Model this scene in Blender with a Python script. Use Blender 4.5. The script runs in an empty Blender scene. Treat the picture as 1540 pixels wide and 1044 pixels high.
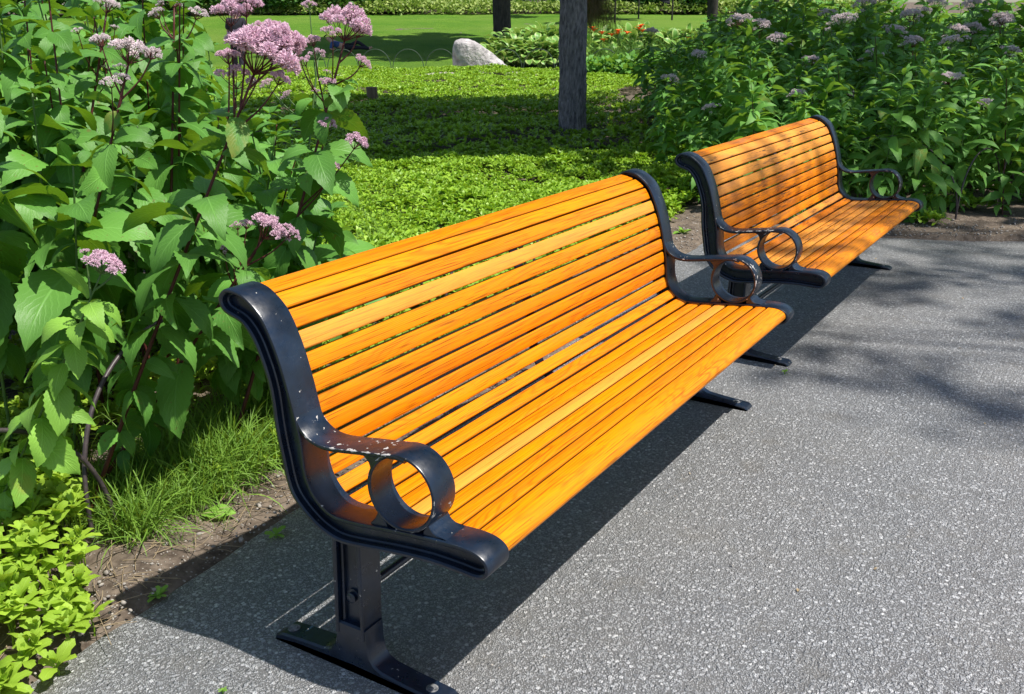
import bpy, math, random
import numpy as np
from mathutils import Vector, Matrix
random.seed(7); RNG = np.random.default_rng(11)
S = bpy.context.scene; COL = S.collection
R = math.radians
# ------------------------------------------------------------------ camera frame
CX, CY, CZ = -1.4010, -1.5633, 1.4398
FW = np.array([0.80624462, 0.49794153, -0.31941171]); RT = np.array([0.52471441, -0.85127429, -0.00261936]); UP = np.array([0.27321127, 0.16548808, 0.94761242])
FPX = 1462.15
CP = np.array([CX, CY, CZ])
FH = np.array([0.8508, 0.5255]); RH = np.array([0.5255, -0.8508])      # level forward / right
def along(px, py, t):
    v = FW + (px-770)/FPX*RT - (py-522)/FPX*UP
    return CP + v*t                                   # t = depth in metres along the view
def ground_at(px, py, z=0.0):
    v = FW + (px-770)/FPX*RT - (py-522)/FPX*UP
    return CP + v*((z-CZ)/v[2])
def dl(d, l):                                         # depth / lateral to plan x, y
    return CX+FH[0]*d+RH[0]*l, CY+FH[1]*d+RH[1]*l
def depth(x, y): return (x-CX)*FH[0]+(y-CY)*FH[1]
def terrain(x, y):
    d = depth(np.asarray(x, float), np.asarray(y, float))
    return np.where(d > 30.5, 0.0575*(d-30.5), 0.0)*np.where(d > 75, 0, 1)+np.where(d > 75, 2.56, 0)
cam = bpy.data.cameras.new('camera'); co = bpy.data.objects.new('camera', cam); COL.objects.link(co); S.camera = co
cam.sensor_width = 36; cam.lens = FPX/1540*36; cam.clip_start = 0.05; cam.clip_end = 2000
co.matrix_world = Matrix(((RT[0], UP[0], -FW[0], CX), (RT[1], UP[1], -FW[1], CY), (RT[2], UP[2], -FW[2], CZ), (0, 0, 0, 1)))
# ------------------------------------------------------------------ light
SD = Vector((0.12, -0.47, 1.0)).normalized()
sl = bpy.data.lights.new('sun', 'SUN'); sl.energy = 5.0; sl.angle = R(0.55); sl.color = (1, 0.955, 0.88)
so = bpy.data.objects.new('sun', sl); COL.objects.link(so); so.rotation_euler = SD.to_track_quat('Z', 'Y').to_euler()
W = bpy.data.worlds.new('World'); S.world = W; W.use_nodes = True
nt = W.node_tree; bg = nt.nodes['Background']; sk = nt.nodes.new('ShaderNodeTexSky'); sk.sky_type = 'NISHITA'; sk.sun_disc = False
sk.sun_elevation = math.asin(SD.z); sk.sun_rotation = math.atan2(SD.x, SD.y); nt.links.new(sk.outputs[0], bg.inputs[0]); bg.inputs[1].default_value = 0.10
S.view_settings.view_transform = 'Standard'; S.view_settings.look = 'None'; S.view_settings.exposure = 0.37
S.cycles.max_bounces = 7; S.cycles.diffuse_bounces = 3; S.cycles.glossy_bounces = 3; S.cycles.transmission_bounces = 4
# ------------------------------------------------------------------ node helper
class NG:
    def __init__(s, name):
        s.m = bpy.data.materials.new(name); s.m.use_nodes = True; s.t = s.m.node_tree; s.p = s.t.nodes['Principled BSDF']; s.out = s.t.nodes['Material Output']
    def n(s, kind, **kw):
        x = s.t.nodes.new('ShaderNode'+kind)
        for k, v in kw.items():
            if k.startswith('i_'):
                key = k[2:]; key = int(key) if key.isdigit() else key.replace('_', ' ')
                s.put(x.inputs[key], v)
            else: setattr(x, k, v)
        return x
    def put(s, sock, v):
        if hasattr(v, 'is_output') or isinstance(v, bpy.types.NodeSocket): s.t.links.new(v, sock)
        elif isinstance(v, bpy.types.Node): s.t.links.new(v.outputs[0], sock)
        else:
            if isinstance(v, (tuple, list)) and len(v) == 3 and sock.type == 'RGBA': v = (*v, 1)
            sock.default_value = v
    def math(s, op, a, b=0.0, c=None):
        x = s.n('Math', operation=op); s.put(x.inputs[0], a); s.put(x.inputs[1], b)
        if c is not None: s.put(x.inputs[2], c)
        return x.outputs[0]
    def mix(s, f, a, b, blend='MIX'):
        x = s.n('Mix', data_type='RGBA', blend_type=blend); s.put(x.inputs[0], f); s.put(x.inputs[6], a); s.put(x.inputs[7], b); return x.outputs[2]
    def ramp(s, f, stops):
        x = s.n('ValToRGB'); s.put(x.inputs[0], f); e = x.color_ramp.elements
        while len(e) < len(stops): e.new(0.5)
        for q, (p, c) in zip(e, stops):
            q.position = p; q.color = (*c, 1) if len(c) == 3 else c
        return x.outputs[0]
    def step(s, v, a, b):
        x = s.n('MapRange', clamp=True); s.put(x.inputs[0], v); s.put(x.inputs[1], a); s.put(x.inputs[2], b); return x.outputs[0]
    def noise(s, vec, scale, detail=3, rough=0.55, dist=0.0):
        x = s.n('TexNoise'); s.put(x.inputs['Vector'], vec); s.put(x.inputs['Scale'], scale); x.inputs['Detail'].default_value = detail; x.inputs['Roughness'].default_value = rough; x.inputs['Distortion'].default_value = dist
        return x.outputs[0]
    def vor(s, vec, scale, feature='F1', rnd=1.0):
        x = s.n('TexVoronoi', feature=feature); s.put(x.inputs['Vector'], vec); s.put(x.inputs['Scale'], scale); x.inputs['Randomness'].default_value = rnd; return x
    def mapping(s, vec, sc=(1, 1, 1), loc=(0, 0, 0)):
        x = s.n('Mapping'); s.put(x.inputs[0], vec); s.put(x.inputs[3], sc)
        s.put(x.inputs[1], loc); return x.outputs[0]
    def bump(s, h, strength=0.3, dist=0.01, normal=None):
        x = s.n('Bump'); s.put(x.inputs['Height'], h); x.inputs['Strength'].default_value = strength; x.inputs['Distance'].default_value = dist
        if normal: s.put(x.inputs['Normal'], normal)
        return x.outputs[0]
def setp(g, **kw):
    names = dict(base='Base Color', rough='Roughness', spec='Specular IOR Level', coat='Coat Weight', coatr='Coat Roughness', metal='Metallic', normal='Normal', sheen='Sheen Weight')
    for k, v in kw.items(): g.put(g.p.inputs[names[k]], v)
# ------------------------------------------------------------------ object helpers
def tag(o, label=None, cat=None, group=None, kind=None):
    if label: o['label'] = label
    if cat: o['category'] = cat
    if group: o['group'] = group
    if kind: o['kind'] = kind
    return o
def empty(name, loc=(0, 0, 0), rz=0.0):
    o = bpy.data.objects.new(name, None); o.location = loc; o.rotation_euler = (0, 0, rz); o.empty_display_size = 0.1; COL.objects.link(o); return o
class MB:
    """collects vertices / faces / uvs / an 'edge' attribute"""
    def __init__(s): s.v = []; s.f = []; s.uv = []; s.e = []; s.n = 0; s.mi = []
    def add(s, v, faces, uv=None, e=None, mi=0):
        v = np.asarray(v, float); k = len(v)
        s.v.append(v); s.uv.append(np.zeros((k, 2)) if uv is None else np.asarray(uv, float)); s.e.append(np.zeros(k) if e is None else np.asarray(e, float))
        if isinstance(faces, np.ndarray): s.f.append((faces+s.n, mi))
        else:
            by = {}
            for f in faces: by.setdefault(len(f), []).append(f)
            for q in by.values(): s.f.append((np.asarray(q)+s.n, mi))
        s.n += k
    def inst(s, tpl, M, T, mi=0, uvadd=None):
        """tpl=(v,faces ndarray,uv); M (n,3,3); T (n,3)"""
        v, f, uv = tpl; n = len(T); k = len(v)
        P = np.einsum('nij,kj->nki', M, v)+T[:, None, :]
        F = (f[None]+(np.arange(n)*k)[:, None, None]).reshape(-1, f.shape[1])
        s.add(P.reshape(-1, 3), F, np.tile(uv, (n, 1)), None, mi)
    def build(s, name, mats, parent=None, smooth=None, loc=None):
        me = bpy.data.meshes.new(name); V = np.concatenate(s.v); me.vertices.add(len(V)); me.vertices.foreach_set('co', V.ravel().astype(np.float32))
        tot = sum(f.size for f, _ in s.f); nf = sum(len(f) for f, _ in s.f)
        loops = np.concatenate([f.ravel() for f, _ in s.f]).astype(np.int32)
        lens = np.concatenate([np.full(len(f), f.shape[1]) for f, _ in s.f]); st = np.concatenate([[0], np.cumsum(lens)[:-1]]).astype(np.int32)
        me.loops.add(tot); me.loops.foreach_set('vertex_index', loops); me.polygons.add(nf); me.polygons.foreach_set('loop_start', st)
        mi = np.concatenate([np.full(len(f), m) for f, m in s.f]).astype(np.int32)
        uv = np.concatenate(s.uv); E = np.concatenate(s.e)
        ul = me.uv_layers.new(name='UVMap'); ul.data.foreach_set('uv', uv[loops].ravel().astype(np.float32))
        if E.any():
            a = me.attributes.new('edge', 'FLOAT', 'POINT'); a.data.foreach_set('value', E.astype(np.float32))
        for m in (mats if isinstance(mats, (list, tuple)) else [mats]): me.materials.append(m)
        me.polygons.foreach_set('material_index', mi)
        me.update(calc_edges=True); me.validate()
        if smooth is not None:
            me.polygons.foreach_set('use_smooth', np.ones(len(me.polygons), bool))
            if smooth < 170: me.set_sharp_from_angle(angle=R(smooth))
        o = bpy.data.objects.new(name, me); COL.objects.link(o)
        if parent: o.parent = parent
        if loc is not None: o.location = loc
        return o
def catmull(P, n=6, closed=False):
    P = np.asarray(P, float); N = len(P); out = []
    for i in range(N if closed else N-1):
        if closed: a, b, c, d = P[(i-1) % N], P[i], P[(i+1) % N], P[(i+2) % N]
        else: a, b, c, d = P[max(i-1, 0)], P[i], P[i+1], P[min(i+2, N-1)]
        for k in range(n):
            t = k/n; out.append(0.5*((2*b)+(-a+c)*t+(2*a-5*b+4*c-d)*t*t+(-a+3*b-3*c+d)*t**3))
    if not closed: out.append(P[-1])
    return np.array(out)
def tube(mb, P, rad, seg=8, mi=0, caps=True):
    P = np.asarray(P, float); n = len(P); rad = np.broadcast_to(np.asarray(rad, float), (n,))
    T = np.gradient(P, axis=0); T /= np.linalg.norm(T, axis=1)[:, None]+1e-12
    ref = np.array([0, 0, 1.0]) if abs(T[0][2]) < 0.9 else np.array([1.0, 0, 0])
    u = np.cross(ref, T[0]); u /= np.linalg.norm(u); V = []; UV = []
    for i in range(n):
        u = u-T[i]*(u@T[i]); u /= np.linalg.norm(u); w = np.cross(T[i], u)
        for k in range(seg):
            a = 2*math.pi*k/seg; V.append(P[i]+rad[i]*(math.cos(a)*u+math.sin(a)*w)); UV.append((k/seg, i/n))
    F = [[i*seg+k, i*seg+(k+1) % seg, (i+1)*seg+(k+1) % seg, (i+1)*seg+k] for i in range(n-1) for k in range(seg)]
    if caps: F += [list(range(seg))[::-1], [(n-1)*seg+k for k in range(seg)]]
    mb.add(V, F, UV, mi=mi)
def rotz(a):
    c, s = np.cos(a), np.sin(a); z = np.zeros_like(a); o = np.ones_like(a)
    return np.stack([np.stack([c, -s, z], -1), np.stack([s, c, z], -1), np.stack([z, z, o], -1)], -2)
def roty(a):
    c, s = np.cos(a), np.sin(a); z = np.zeros_like(a); o = np.ones_like(a)
    return np.stack([np.stack([c, z, s], -1), np.stack([z, o, z], -1), np.stack([-s, z, c], -1)], -2)
def rotx(a):
    c, s = np.cos(a), np.sin(a); z = np.zeros_like(a); o = np.ones_like(a)
    return np.stack([np.stack([o, z, z], -1), np.stack([z, c, -s], -1), np.stack([z, s, c], -1)], -2)
def vnoise(x, y, sc, seed=0):
    """cheap smooth value noise, vectorised"""
    x = np.asarray(x, float)*sc; y = np.asarray(y, float)*sc; xi = np.floor(x).astype(np.int64); yi = np.floor(y).astype(np.int64); fx = x-xi; fy = y-yi
    fx = fx*fx*(3-2*fx); fy = fy*fy*(3-2*fy)
    def h(a, b):
        n = (a*374761393+b*668265263+seed*1442695041) & 0x7fffffff; n = ((n ^ (n >> 13))*1274126177) & 0x7fffffff
        return ((n ^ (n >> 16)) & 0xffff)/65535.0
    return (h(xi, yi)*(1-fx)+h(xi+1, yi)*fx)*(1-fy)+(h(xi, yi+1)*(1-fx)+h(xi+1, yi+1)*fx)*fy
# ------------------------------------------------------------------ materials
def mat_wood(name, worn):
    g = NG(name); tc = g.n('TexCoord'); geo = g.n('NewGeometry'); rnd = geo.outputs['Random Per Island']
    wn = g.n('TexWhiteNoise', noise_dimensions='1D'); g.put(wn.inputs['W'], rnd)
    off = g.n('VectorMath', operation='SCALE'); g.put(off.inputs[0], wn.outputs['Color']); off.inputs['Scale'].default_value = 37.0
    vec = g.n('VectorMath', operation='ADD'); g.put(vec.inputs[0], tc.outputs['Object']); g.put(vec.inputs[1], off.outputs[0]); V = vec.outputs[0]
    # cathedral growth rings: distance field stretched along the board
    big = g.noise(g.mapping(V, (0.9, 9, 9)), 1.0, 2, 0.5)
    rings = g.math('SINE', g.math('MULTIPLY', big, 150.0))
    rings = g.math('POWER', g.math('MULTIPLY_ADD', rings, 0.5, 0.5), 3.0)
    fine = g.noise(g.mapping(V, (4, 170, 170)), 1.0, 3, 0.6)
    pores = g.step(g.noise(g.mapping(V, (6, 300, 300)), 1.0, 2, 0.5), 0.585, 0.66)
    patch = g.noise(g.mapping(V, (0.45, 0.6, 0.6)), 3.0, 2, 0.5)
    ringamt = g.math('MULTIPLY', rings, g.step(g.noise(g.mapping(V, (1.2, 5, 5)), 1.0, 2), 0.35, 0.65))
    c = g.mix(wn.outputs['Value'], (0.83, 0.245, 0.0), (0.91, 0.32, 0.0))
    c = g.mix(g.math('MULTIPLY', patch, 0.45), c, (0.76, 0.20, 0.0))
    c = g.mix(g.math('MULTIPLY', ringamt, 0.60), c, (0.46, 0.095, 0.0))
    c = g.mix(g.math('MULTIPLY', g.step(fine, 0.48, 0.68), 0.42), c, (0.48, 0.11, 0.0))
    c = g.mix(g.math('MULTIPLY', pores, 0.72), c, (0.20, 0.045, 0.0))
    sxyz = g.n('SeparateXYZ'); g.put(sxyz.inputs[0], V); wob_ = g.noise(g.mapping(V, (1.1, 7, 7)), 1.0, 2, 0.5)
    cc = g.math('ADD', g.math('MULTIPLY_ADD', sxyz.outputs[1], 0.75, sxyz.outputs[2]), g.math('MULTIPLY', wob_, 0.055))
    ln = g.math('POWER', g.math('MULTIPLY_ADD', g.math('SINE', g.math('MULTIPLY', cc, 1250.0)), 0.5, 0.5), 4.0)
    ln = g.math('MULTIPLY', ln, g.step(g.noise(g.mapping(V, (2.5, 20, 20)), 1.0, 2, 0.5), 0.42, 0.62))
    c = g.mix(g.math('MULTIPLY', ln, 0.55), c, (0.30, 0.07, 0.0))
    # slats whose finish has gone pale
    pale = g.math('GREATER_THAN', g.math('FRACT', g.math('MULTIPLY', rnd, 7.31)), 0.84 if not worn else 0.62)
    c = g.mix(g.math('MULTIPLY', pale, 0.40), c, (0.86, 0.44, 0.10))
    # long shallow scratches and a film of grime that differ from board to board
    scr = g.math('MULTIPLY', g.step(g.noise(g.mapping(V, (2.2, 240, 240)), 1.0, 1), 0.66, 0.70), g.step(g.noise(g.mapping(V, (1.5, 9, 9)), 1.0, 2), 0.5, 0.6)); c = g.mix(g.math('MULTIPLY', scr, 0.5), c, (0.30, 0.085, 0.005))
    gri = g.math('MULTIPLY', g.step(g.noise(g.mapping(V, (3.5, 14, 14)), 2.0, 4, 0.65), 0.50, 0.74), 0.30); c = g.mix(gri, c, (0.50, 0.17, 0.02))
    # tiny dark nicks
    v = g.vor(g.mapping(V, (1, 1.6, 1.6)), 26.0); nick = g.math('LESS_THAN', v.outputs['Distance'], 0.045)
    c = g.mix(g.math('MULTIPLY', nick, 0.65), c, (0.07, 0.025, 0.006))
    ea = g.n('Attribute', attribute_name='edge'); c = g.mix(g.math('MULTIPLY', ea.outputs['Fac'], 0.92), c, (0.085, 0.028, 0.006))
    if worn:
        st = g.step(g.noise(g.mapping(V, (2.2, 9, 9)), 1.6, 4, 0.6), 0.50, 0.72)
        c = g.mix(g.math('MULTIPLY', st, 0.65), c, (0.30, 0.12, 0.045))
        gr = g.step(g.noise(g.mapping(V, (7, 90, 90)), 1.0, 4, 0.7), 0.54, 0.62); gm = g.step(g.noise(g.mapping(V, (1.4, 6, 6)), 1.3, 2), 0.46, 0.60)
        c = g.mix(g.math('MULTIPLY', g.math('MULTIPLY', gr, gm), 0.85), c, (0.06, 0.035, 0.02))
    h = g.math('ADD', g.math('MULTIPLY', fine, 0.6), g.math('MULTIPLY', pores, -0.7)); h = g.math('ADD', h, g.math('MULTIPLY', ringamt, -0.35))
    setp(g, base=c, rough=g.math('MULTIPLY_ADD', fine, 0.25, 0.30 if not worn else 0.42), normal=g.bump(h, 0.22, 0.0015), coat=0.10 if not worn else 0.06, coatr=0.25, spec=0.22)
    return g.m
def mat_iron():
    g = NG('black_painted_iron'); tc = g.n('TexCoord'); V = tc.outputs['Object']
    at = g.n('Attribute', attribute_name='edge'); E = at.outputs['Fac']
    n1 = g.noise(V, 55, 4, 0.6); n2 = g.noise(V, 13, 3, 0.6); n3 = g.noise(V, 170, 2, 0.5)
    oi = g.n('ObjectInfo'); zone = g.step(g.noise(g.mapping(V, (1, 1, 1)), 7.0, 1), 0.44, 0.56)
    chip = g.math('GREATER_THAN', g.math('ADD', n1, g.math('MULTIPLY', g.math('MULTIPLY', g.math('POWER', E, 4.0), zone), 0.27)), 0.725)
    dark = g.mix(g.step(n2, 0.35, 0.7), (0.0025, 0.007, 0.016), (0.006, 0.018, 0.042))
    dust = g.math('MULTIPLY', g.step(n3, 0.55, 0.8), g.step(n2, 0.5, 0.75)); dark = g.mix(g.math('MULTIPLY', dust, 0.6), dark, (0.05, 0.07, 0.10))
    c = g.mix(chip, dark, (0.50, 0.48, 0.45))
    h = g.math('ADD', g.math('MULTIPLY', n1, 0.5), g.math('MULTIPLY', chip, -0.6))
    setp(g, base=c, rough=g.mix(chip, g.math('MULTIPLY_ADD', g.noise(V, 38, 4, 0.7), 0.45, 0.10), (0.7, 0.7, 0.7)), normal=g.bump(g.math('ADD', g.math('ADD', h, g.math('MULTIPLY', g.noise(V, 330, 2), 0.25)), g.math('MULTIPLY', n2, 1.2)), 0.22, 0.003), spec=0.70, coat=0.0, coatr=0.12)
    return g.m
def leaf_mat(name, ca, cb, tr, trans=0.35, rough=0.42, veins=True, edge=None, dark=0.0, spots=False, spec=0.28):
    g = NG(name); geo = g.n('NewGeometry'); rnd = geo.outputs['Random Per Island']; uv = g.n('UVMap'); sp = g.n('SeparateXYZ'); g.put(sp.inputs[0], uv.outputs[0]); U, Vv = sp.outputs[0], sp.outputs[1]
    c = g.mix(rnd, ca, cb)
    tc = g.n('TexCoord'); pn = g.noise(tc.outputs['Object'], 9, 3)
    c = g.mix(g.step(pn, 0.3, 0.75), c, g.mix(0.5, c, ca))
    r2 = g.math('FRACT', g.math('MULTIPLY', rnd, 91.7))
    c = g.mix(g.math('MULTIPLY', g.math('GREATER_THAN', r2, 0.88), 0.45), c, tuple(min(1, q*1.7) for q in cb))
    au = g.math('ABSOLUTE', g.math('SUBTRACT', U, 0.5)); N = None
    if veins:
        mid = g.math('SUBTRACT', 1.0, g.step(au, 0.008, 0.035))
        # side veins sweep forward from the midrib
        sv = g.math('SINE', g.math('MULTIPLY', g.math('SUBTRACT', Vv, g.math('MULTIPLY', au, 0.75)), 62.0))
        side = g.math('POWER', g.math('MULTIPLY_ADD', sv, 0.5, 0.5), 5.0)
        side = g.math('MULTIPLY', side, g.math('SUBTRACT', 1.0, g.step(au, 0.25, 0.5)))
        vein = g.math('MAXIMUM', mid, g.math('MULTIPLY', side, 0.35))
        c = g.mix(g.math('MULTIPLY', vein, 0.42), c, tuple(min(1, 0.06+q*1.9) for q in cb))
        fn = g.noise(uv.outputs[0], 45, 2)
        h = g.math('ADD', g.math('MULTIPLY', vein, -1.0), g.math('MULTIPLY', fn, 0.5)); N = g.bump(h, 0.35, 0.004)
    if edge: c = g.mix(g.step(au, 0.26, 0.36), c, edge)
    if spots:
        sn = g.noise(tc.outputs['Object'], 60, 2); hit = g.math('MULTIPLY', g.step(sn, 0.66, 0.70), g.math('GREATER_THAN', r2, 0.7)); c = g.mix(hit, c, (0.16, 0.11, 0.03))
    # underside a little paler
    c = g.mix(g.math('MULTIPLY', geo.outputs['Backfacing'], 0.35), c, tuple(0.03+q*1.2 for q in cb))
    if veins:
        yl = g.math('MULTIPLY', g.math('LESS_THAN', g.math('FRACT', g.math('MULTIPLY', rnd, 517.3)), 0.016), g.step(g.noise(tc.outputs['Object'], 30, 3), 0.42, 0.6)); c = g.mix(g.math('MULTIPLY', yl, 0.45), c, (0.34, 0.30, 0.05))
    setp(g, base=c, rough=rough, spec=spec)
    tb = g.n('BsdfTranslucent'); g.put(tb.inputs[0], g.mix(rnd, tr, tuple(q*0.75 for q in tr)))
    if N: g.put(g.p.inputs['Normal'], N); g.put(tb.inputs['Normal'], N)
    ms = g.n('MixShader'); ms.inputs[0].default_value = trans; g.t.links.new(g.p.outputs[0], ms.inputs[1]); g.t.links.new(tb.outputs[0], ms.inputs[2]); g.t.links.new(ms.outputs[0], g.out.inputs[0])
    return g.m
def mat_simple(name, a, b, sc=20, rough=0.7, bump=0.3, bd=0.01, stretch=(1, 1, 1), spec=0.3, island=0.0):
    g = NG(name); tc = g.n('TexCoord'); n = g.noise(g.mapping(tc.outputs['Object'], stretch), sc, 5, 0.6)
    c = g.mix(g.step(n, 0.3, 0.7), a, b)
    if island:
        geo = g.n('NewGeometry'); c = g.mix(g.math('MULTIPLY', geo.outputs['Random Per Island'], island), c, b)
    setp(g, base=c, rough=rough, normal=g.bump(n, bump, bd), spec=spec); return g.m
def mat_asphalt():
    g = NG('weathered_asphalt'); tc = g.n('TexCoord'); V = tc.outputs['Object']
    dn = g.n('TexNoise'); g.put(dn.inputs['Vector'], V); dn.inputs['Scale'].default_value = 90; dn.inputs['Detail'].default_value = 2
    dv = g.n('VectorMath', operation='MULTIPLY_ADD'); g.put(dv.inputs[0], dn.outputs['Color']); dv.inputs[1].default_value = (0.007, 0.007, 0.007); g.put(dv.inputs[2], V); VV = dv.outputs[0]
    v1 = g.vor(VV, 84.0); v2 = g.vor(VV, 210.0); v3 = g.vor(VV, 48.0)
    s1 = g.n('SeparateColor'); g.put(s1.inputs[0], v1.outputs['Color']); s2 = g.n('SeparateColor'); g.put(s2.inputs[0], v2.outputs['Color']); s3 = g.n('SeparateColor'); g.put(s3.inputs[0], v3.outputs['Color'])
    stone1 = g.ramp(s1.outputs[0], [(0.0, (0.26, 0.27, 0.285)), (0.35, (0.41, 0.42, 0.44)), (0.7, (0.53, 0.54, 0.56)), (0.9, (0.66, 0.67, 0.69)), (1.0, (0.86, 0.87, 0.88))])
    stone2 = g.ramp(s2.outputs[0], [(0.0, (0.25, 0.26, 0.275)), (0.5, (0.43, 0.44, 0.46)), (1.0, (0.66, 0.67, 0.68))])
    body1 = g.math('SUBTRACT', 1.0, g.step(v1.outputs['Distance'], 0.36, 0.52)); body2 = g.math('SUBTRACT', 1.0, g.step(v2.outputs['Distance'], 0.34, 0.55))
    c = g.mix(body2, (0.20, 0.20, 0.203), stone2)
    use1 = g.math('MULTIPLY', body1, g.math('GREATER_THAN', s1.outputs[1], 0.45))
    c = g.mix(use1, c, stone1)
    body3 = g.math('MULTIPLY', g.math('SUBTRACT', 1.0, g.step(v3.outputs['Distance'], 0.22, 0.30)), g.math('GREATER_THAN', s3.outputs[1], 0.78))
    c = g.mix(body3, c, g.mix(s3.outputs[0], (0.34, 0.345, 0.36), (0.80, 0.80, 0.80)))
    big = g.noise(V, 1.3, 4, 0.6); mid = g.noise(V, 5.5, 4, 0.6)
    st = g.math('MULTIPLY', g.step(mid, 0.57, 0.74), 0.50)
    c = g.mix(st, c, (0.22, 0.205, 0.18))
    c = g.mix(g.math('MULTIPLY', g.step(big, 0.45, 0.7), 0.22), c, (0.40, 0.385, 0.36))
    pit = g.math('MULTIPLY', g.step(g.noise(V, 34, 3, 0.7), 0.60, 0.72), 0.55); c = g.mix(pit, c, (0.13, 0.128, 0.125))
    h = g.math('ADD', g.math('MULTIPLY', body2, 0.45), g.math('MULTIPLY', use1, g.math('MULTIPLY_ADD', s1.outputs[2], 0.7, 0.3)))
    h = g.math('ADD', h, g.math('MULTIPLY', body3, 0.5)); h = g.math('ADD', h, g.math('MULTIPLY', g.noise(V, 420, 2), 0.25))
    N = g.bump(h, 0.85, 0.0045)
    setp(g, base=c, rough=g.math('MULTIPLY_ADD', s1.outputs[2], 0.25, 0.55), normal=N, spec=0.45)
    return g.m
def mat_soil():
    g = NG('dry_soil'); tc = g.n('TexCoord'); V = tc.outputs['Object']
    n = g.noise(V, 22, 5, 0.65); n2 = g.noise(V, 4, 3); v = g.vor(V, 120); sc = g.n('SeparateColor'); g.put(sc.inputs[0], v.outputs['Color'])
    c = g.mix(g.step(n, 0.35, 0.7), (0.06, 0.045, 0.034), (0.20, 0.16, 0.125)); c = g.mix(g.math('MULTIPLY', g.step(n2, 0.45, 0.65), 0.5), c, (0.24, 0.19, 0.14))
    peb = g.math('MULTIPLY', g.math('SUBTRACT', 1.0, g.step(v.outputs['Distance'], 0.3, 0.45)), g.math('GREATER_THAN', sc.outputs[0], 0.72)); c = g.mix(peb, c, g.mix(sc.outputs[1], (0.2, 0.17, 0.14), (0.42, 0.38, 0.33)))
    h = g.math('ADD', n, g.math('MULTIPLY', peb, 0.5)); setp(g, base=c, rough=0.9, normal=g.bump(h, 0.8, 0.012), spec=0.2); return g.m
def mat_lawn():
    g = NG('mown_grass'); tc = g.n('TexCoord'); V = tc.outputs['Object']
    n = g.noise(V, 1.1, 5, 0.7); n2 = g.noise(V, 9, 6, 0.85); n3 = g.noise(V, 0.18, 2)
    c = g.mix(g.step(n, 0.3, 0.7), (0.085, 0.215, 0.022), (0.165, 0.30, 0.035)); c = g.mix(g.math('MULTIPLY', g.step(n2, 0.42, 0.68), 0.55), c, (0.045, 0.125, 0.012)); c = g.mix(g.math('MULTIPLY', g.step(n3, 0.4, 0.65), 0.45), c, (0.22, 0.31, 0.06))
    setp(g, base=c, rough=0.85, normal=g.bump(n2, 1.0, 0.10), spec=0.05); return g.m
M = {}
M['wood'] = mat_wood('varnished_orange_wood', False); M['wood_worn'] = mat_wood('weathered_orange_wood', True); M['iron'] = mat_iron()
M['asphalt'] = mat_asphalt(); M['soil'] = mat_soil(); M['lawn'] = mat_lawn()
M['joe'] = leaf_mat('broad_leaf', (0.045, 0.160, 0.018), (0.115, 0.285, 0.040), (0.28, 0.50, 0.02), 0.25, 0.42, spots=True)
M['joe_young'] = leaf_mat('young_leaf', (0.15, 0.34, 0.035), (0.24, 0.46, 0.06), (0.36, 0.58, 0.05), 0.30, 0.42)
M['joe_far'] = leaf_mat('shaded_bed_leaf', (0.070, 0.215, 0.028), (0.16, 0.37, 0.062), (0.30, 0.52, 0.045), 0.33, 0.46)
M['pachy'] = leaf_mat('ground_cover_leaf', (0.20, 0.36, 0.024), (0.33, 0.50, 0.04), (0.55, 0.70, 0.05), 0.33, 0.38)
M['pachy_far'] = leaf_mat('ground_cover_leaf_green', (0.12, 0.29, 0.020), (0.32, 0.50, 0.035), (0.42, 0.62, 0.03), 0.27, 0.42, veins=False)
M['grass'] = leaf_mat('grass_blade', (0.07, 0.19, 0.018), (0.18, 0.32, 0.035), (0.38, 0.52, 0.04), 0.30, 0.5, veins=False)
M['hosta'] = leaf_mat('hosta_leaf', (0.10, 0.27, 0.04), (0.17, 0.36, 0.06), (0.35, 0.5, 0.08), 0.25, 0.4, veins=False, edge=(0.58, 0.68, 0.24))
M['hedge'] = leaf_mat('far_bed_leaf', (0.16, 0.30, 0.05), (0.36, 0.42, 0.11), (0.3, 0.45, 0.06), 0.25, 0.5, veins=False)
M['hedge_green'] = leaf_mat('far_shrub_leaf', (0.04, 0.13, 0.025), (0.10, 0.22, 0.05), (0.15, 0.3, 0.04), 0.25, 0.5, veins=False)
M['crown'] = leaf_mat('tree_leaf', (0.04, 0.12, 0.02), (0.08, 0.18, 0.035), (0.15, 0.3, 0.03), 0.25, 0.5, veins=False)
M['needle'] = leaf_mat('rusty_needle', (0.10, 0.14, 0.04), (0.26, 0.15, 0.06), (0.2, 0.15, 0.04), 0.15, 0.6, veins=False)
M['stem_red'] = mat_simple('red_stem', (0.055, 0.012, 0.012), (0.12, 0.035, 0.022), 60, 0.5, 0.2, 0.002, (1, 1, 0.1))
M['stem_green'] = mat_simple('green_stem', (0.06, 0.13, 0.03), (0.10, 0.17, 0.05), 60, 0.5, 0.2, 0.002)
M['pink'] = mat_simple('pink_floret', (0.60, 0.34, 0.46), (0.82, 0.60, 0.69), 200, 0.8, 0.1, 0.001, island=0.8)
M['pink_pale'] = mat_simple('faded_floret', (0.66, 0.50, 0.55), (0.86, 0.76, 0.76), 160, 0.8, 0.1, 0.001, island=0.8)
M['bark'] = mat_simple('grey_bark', (0.08, 0.076, 0.086), (0.36, 0.335, 0.345), 34, 0.9, 1.0, 0.05, (1, 1, 0.30))
M['bark_dark'] = mat_simple('dark_bark', (0.022, 0.02, 0.02), (0.075, 0.065, 0.055), 16, 0.9, 0.9, 0.03, (1, 1, 0.25))
M['wire'] = mat_simple('brown_hoop_metal', (0.035, 0.028, 0.032), (0.085, 0.065, 0.065), 40, 0.45, 0.4, 0.003, spec=0.5)
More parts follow.
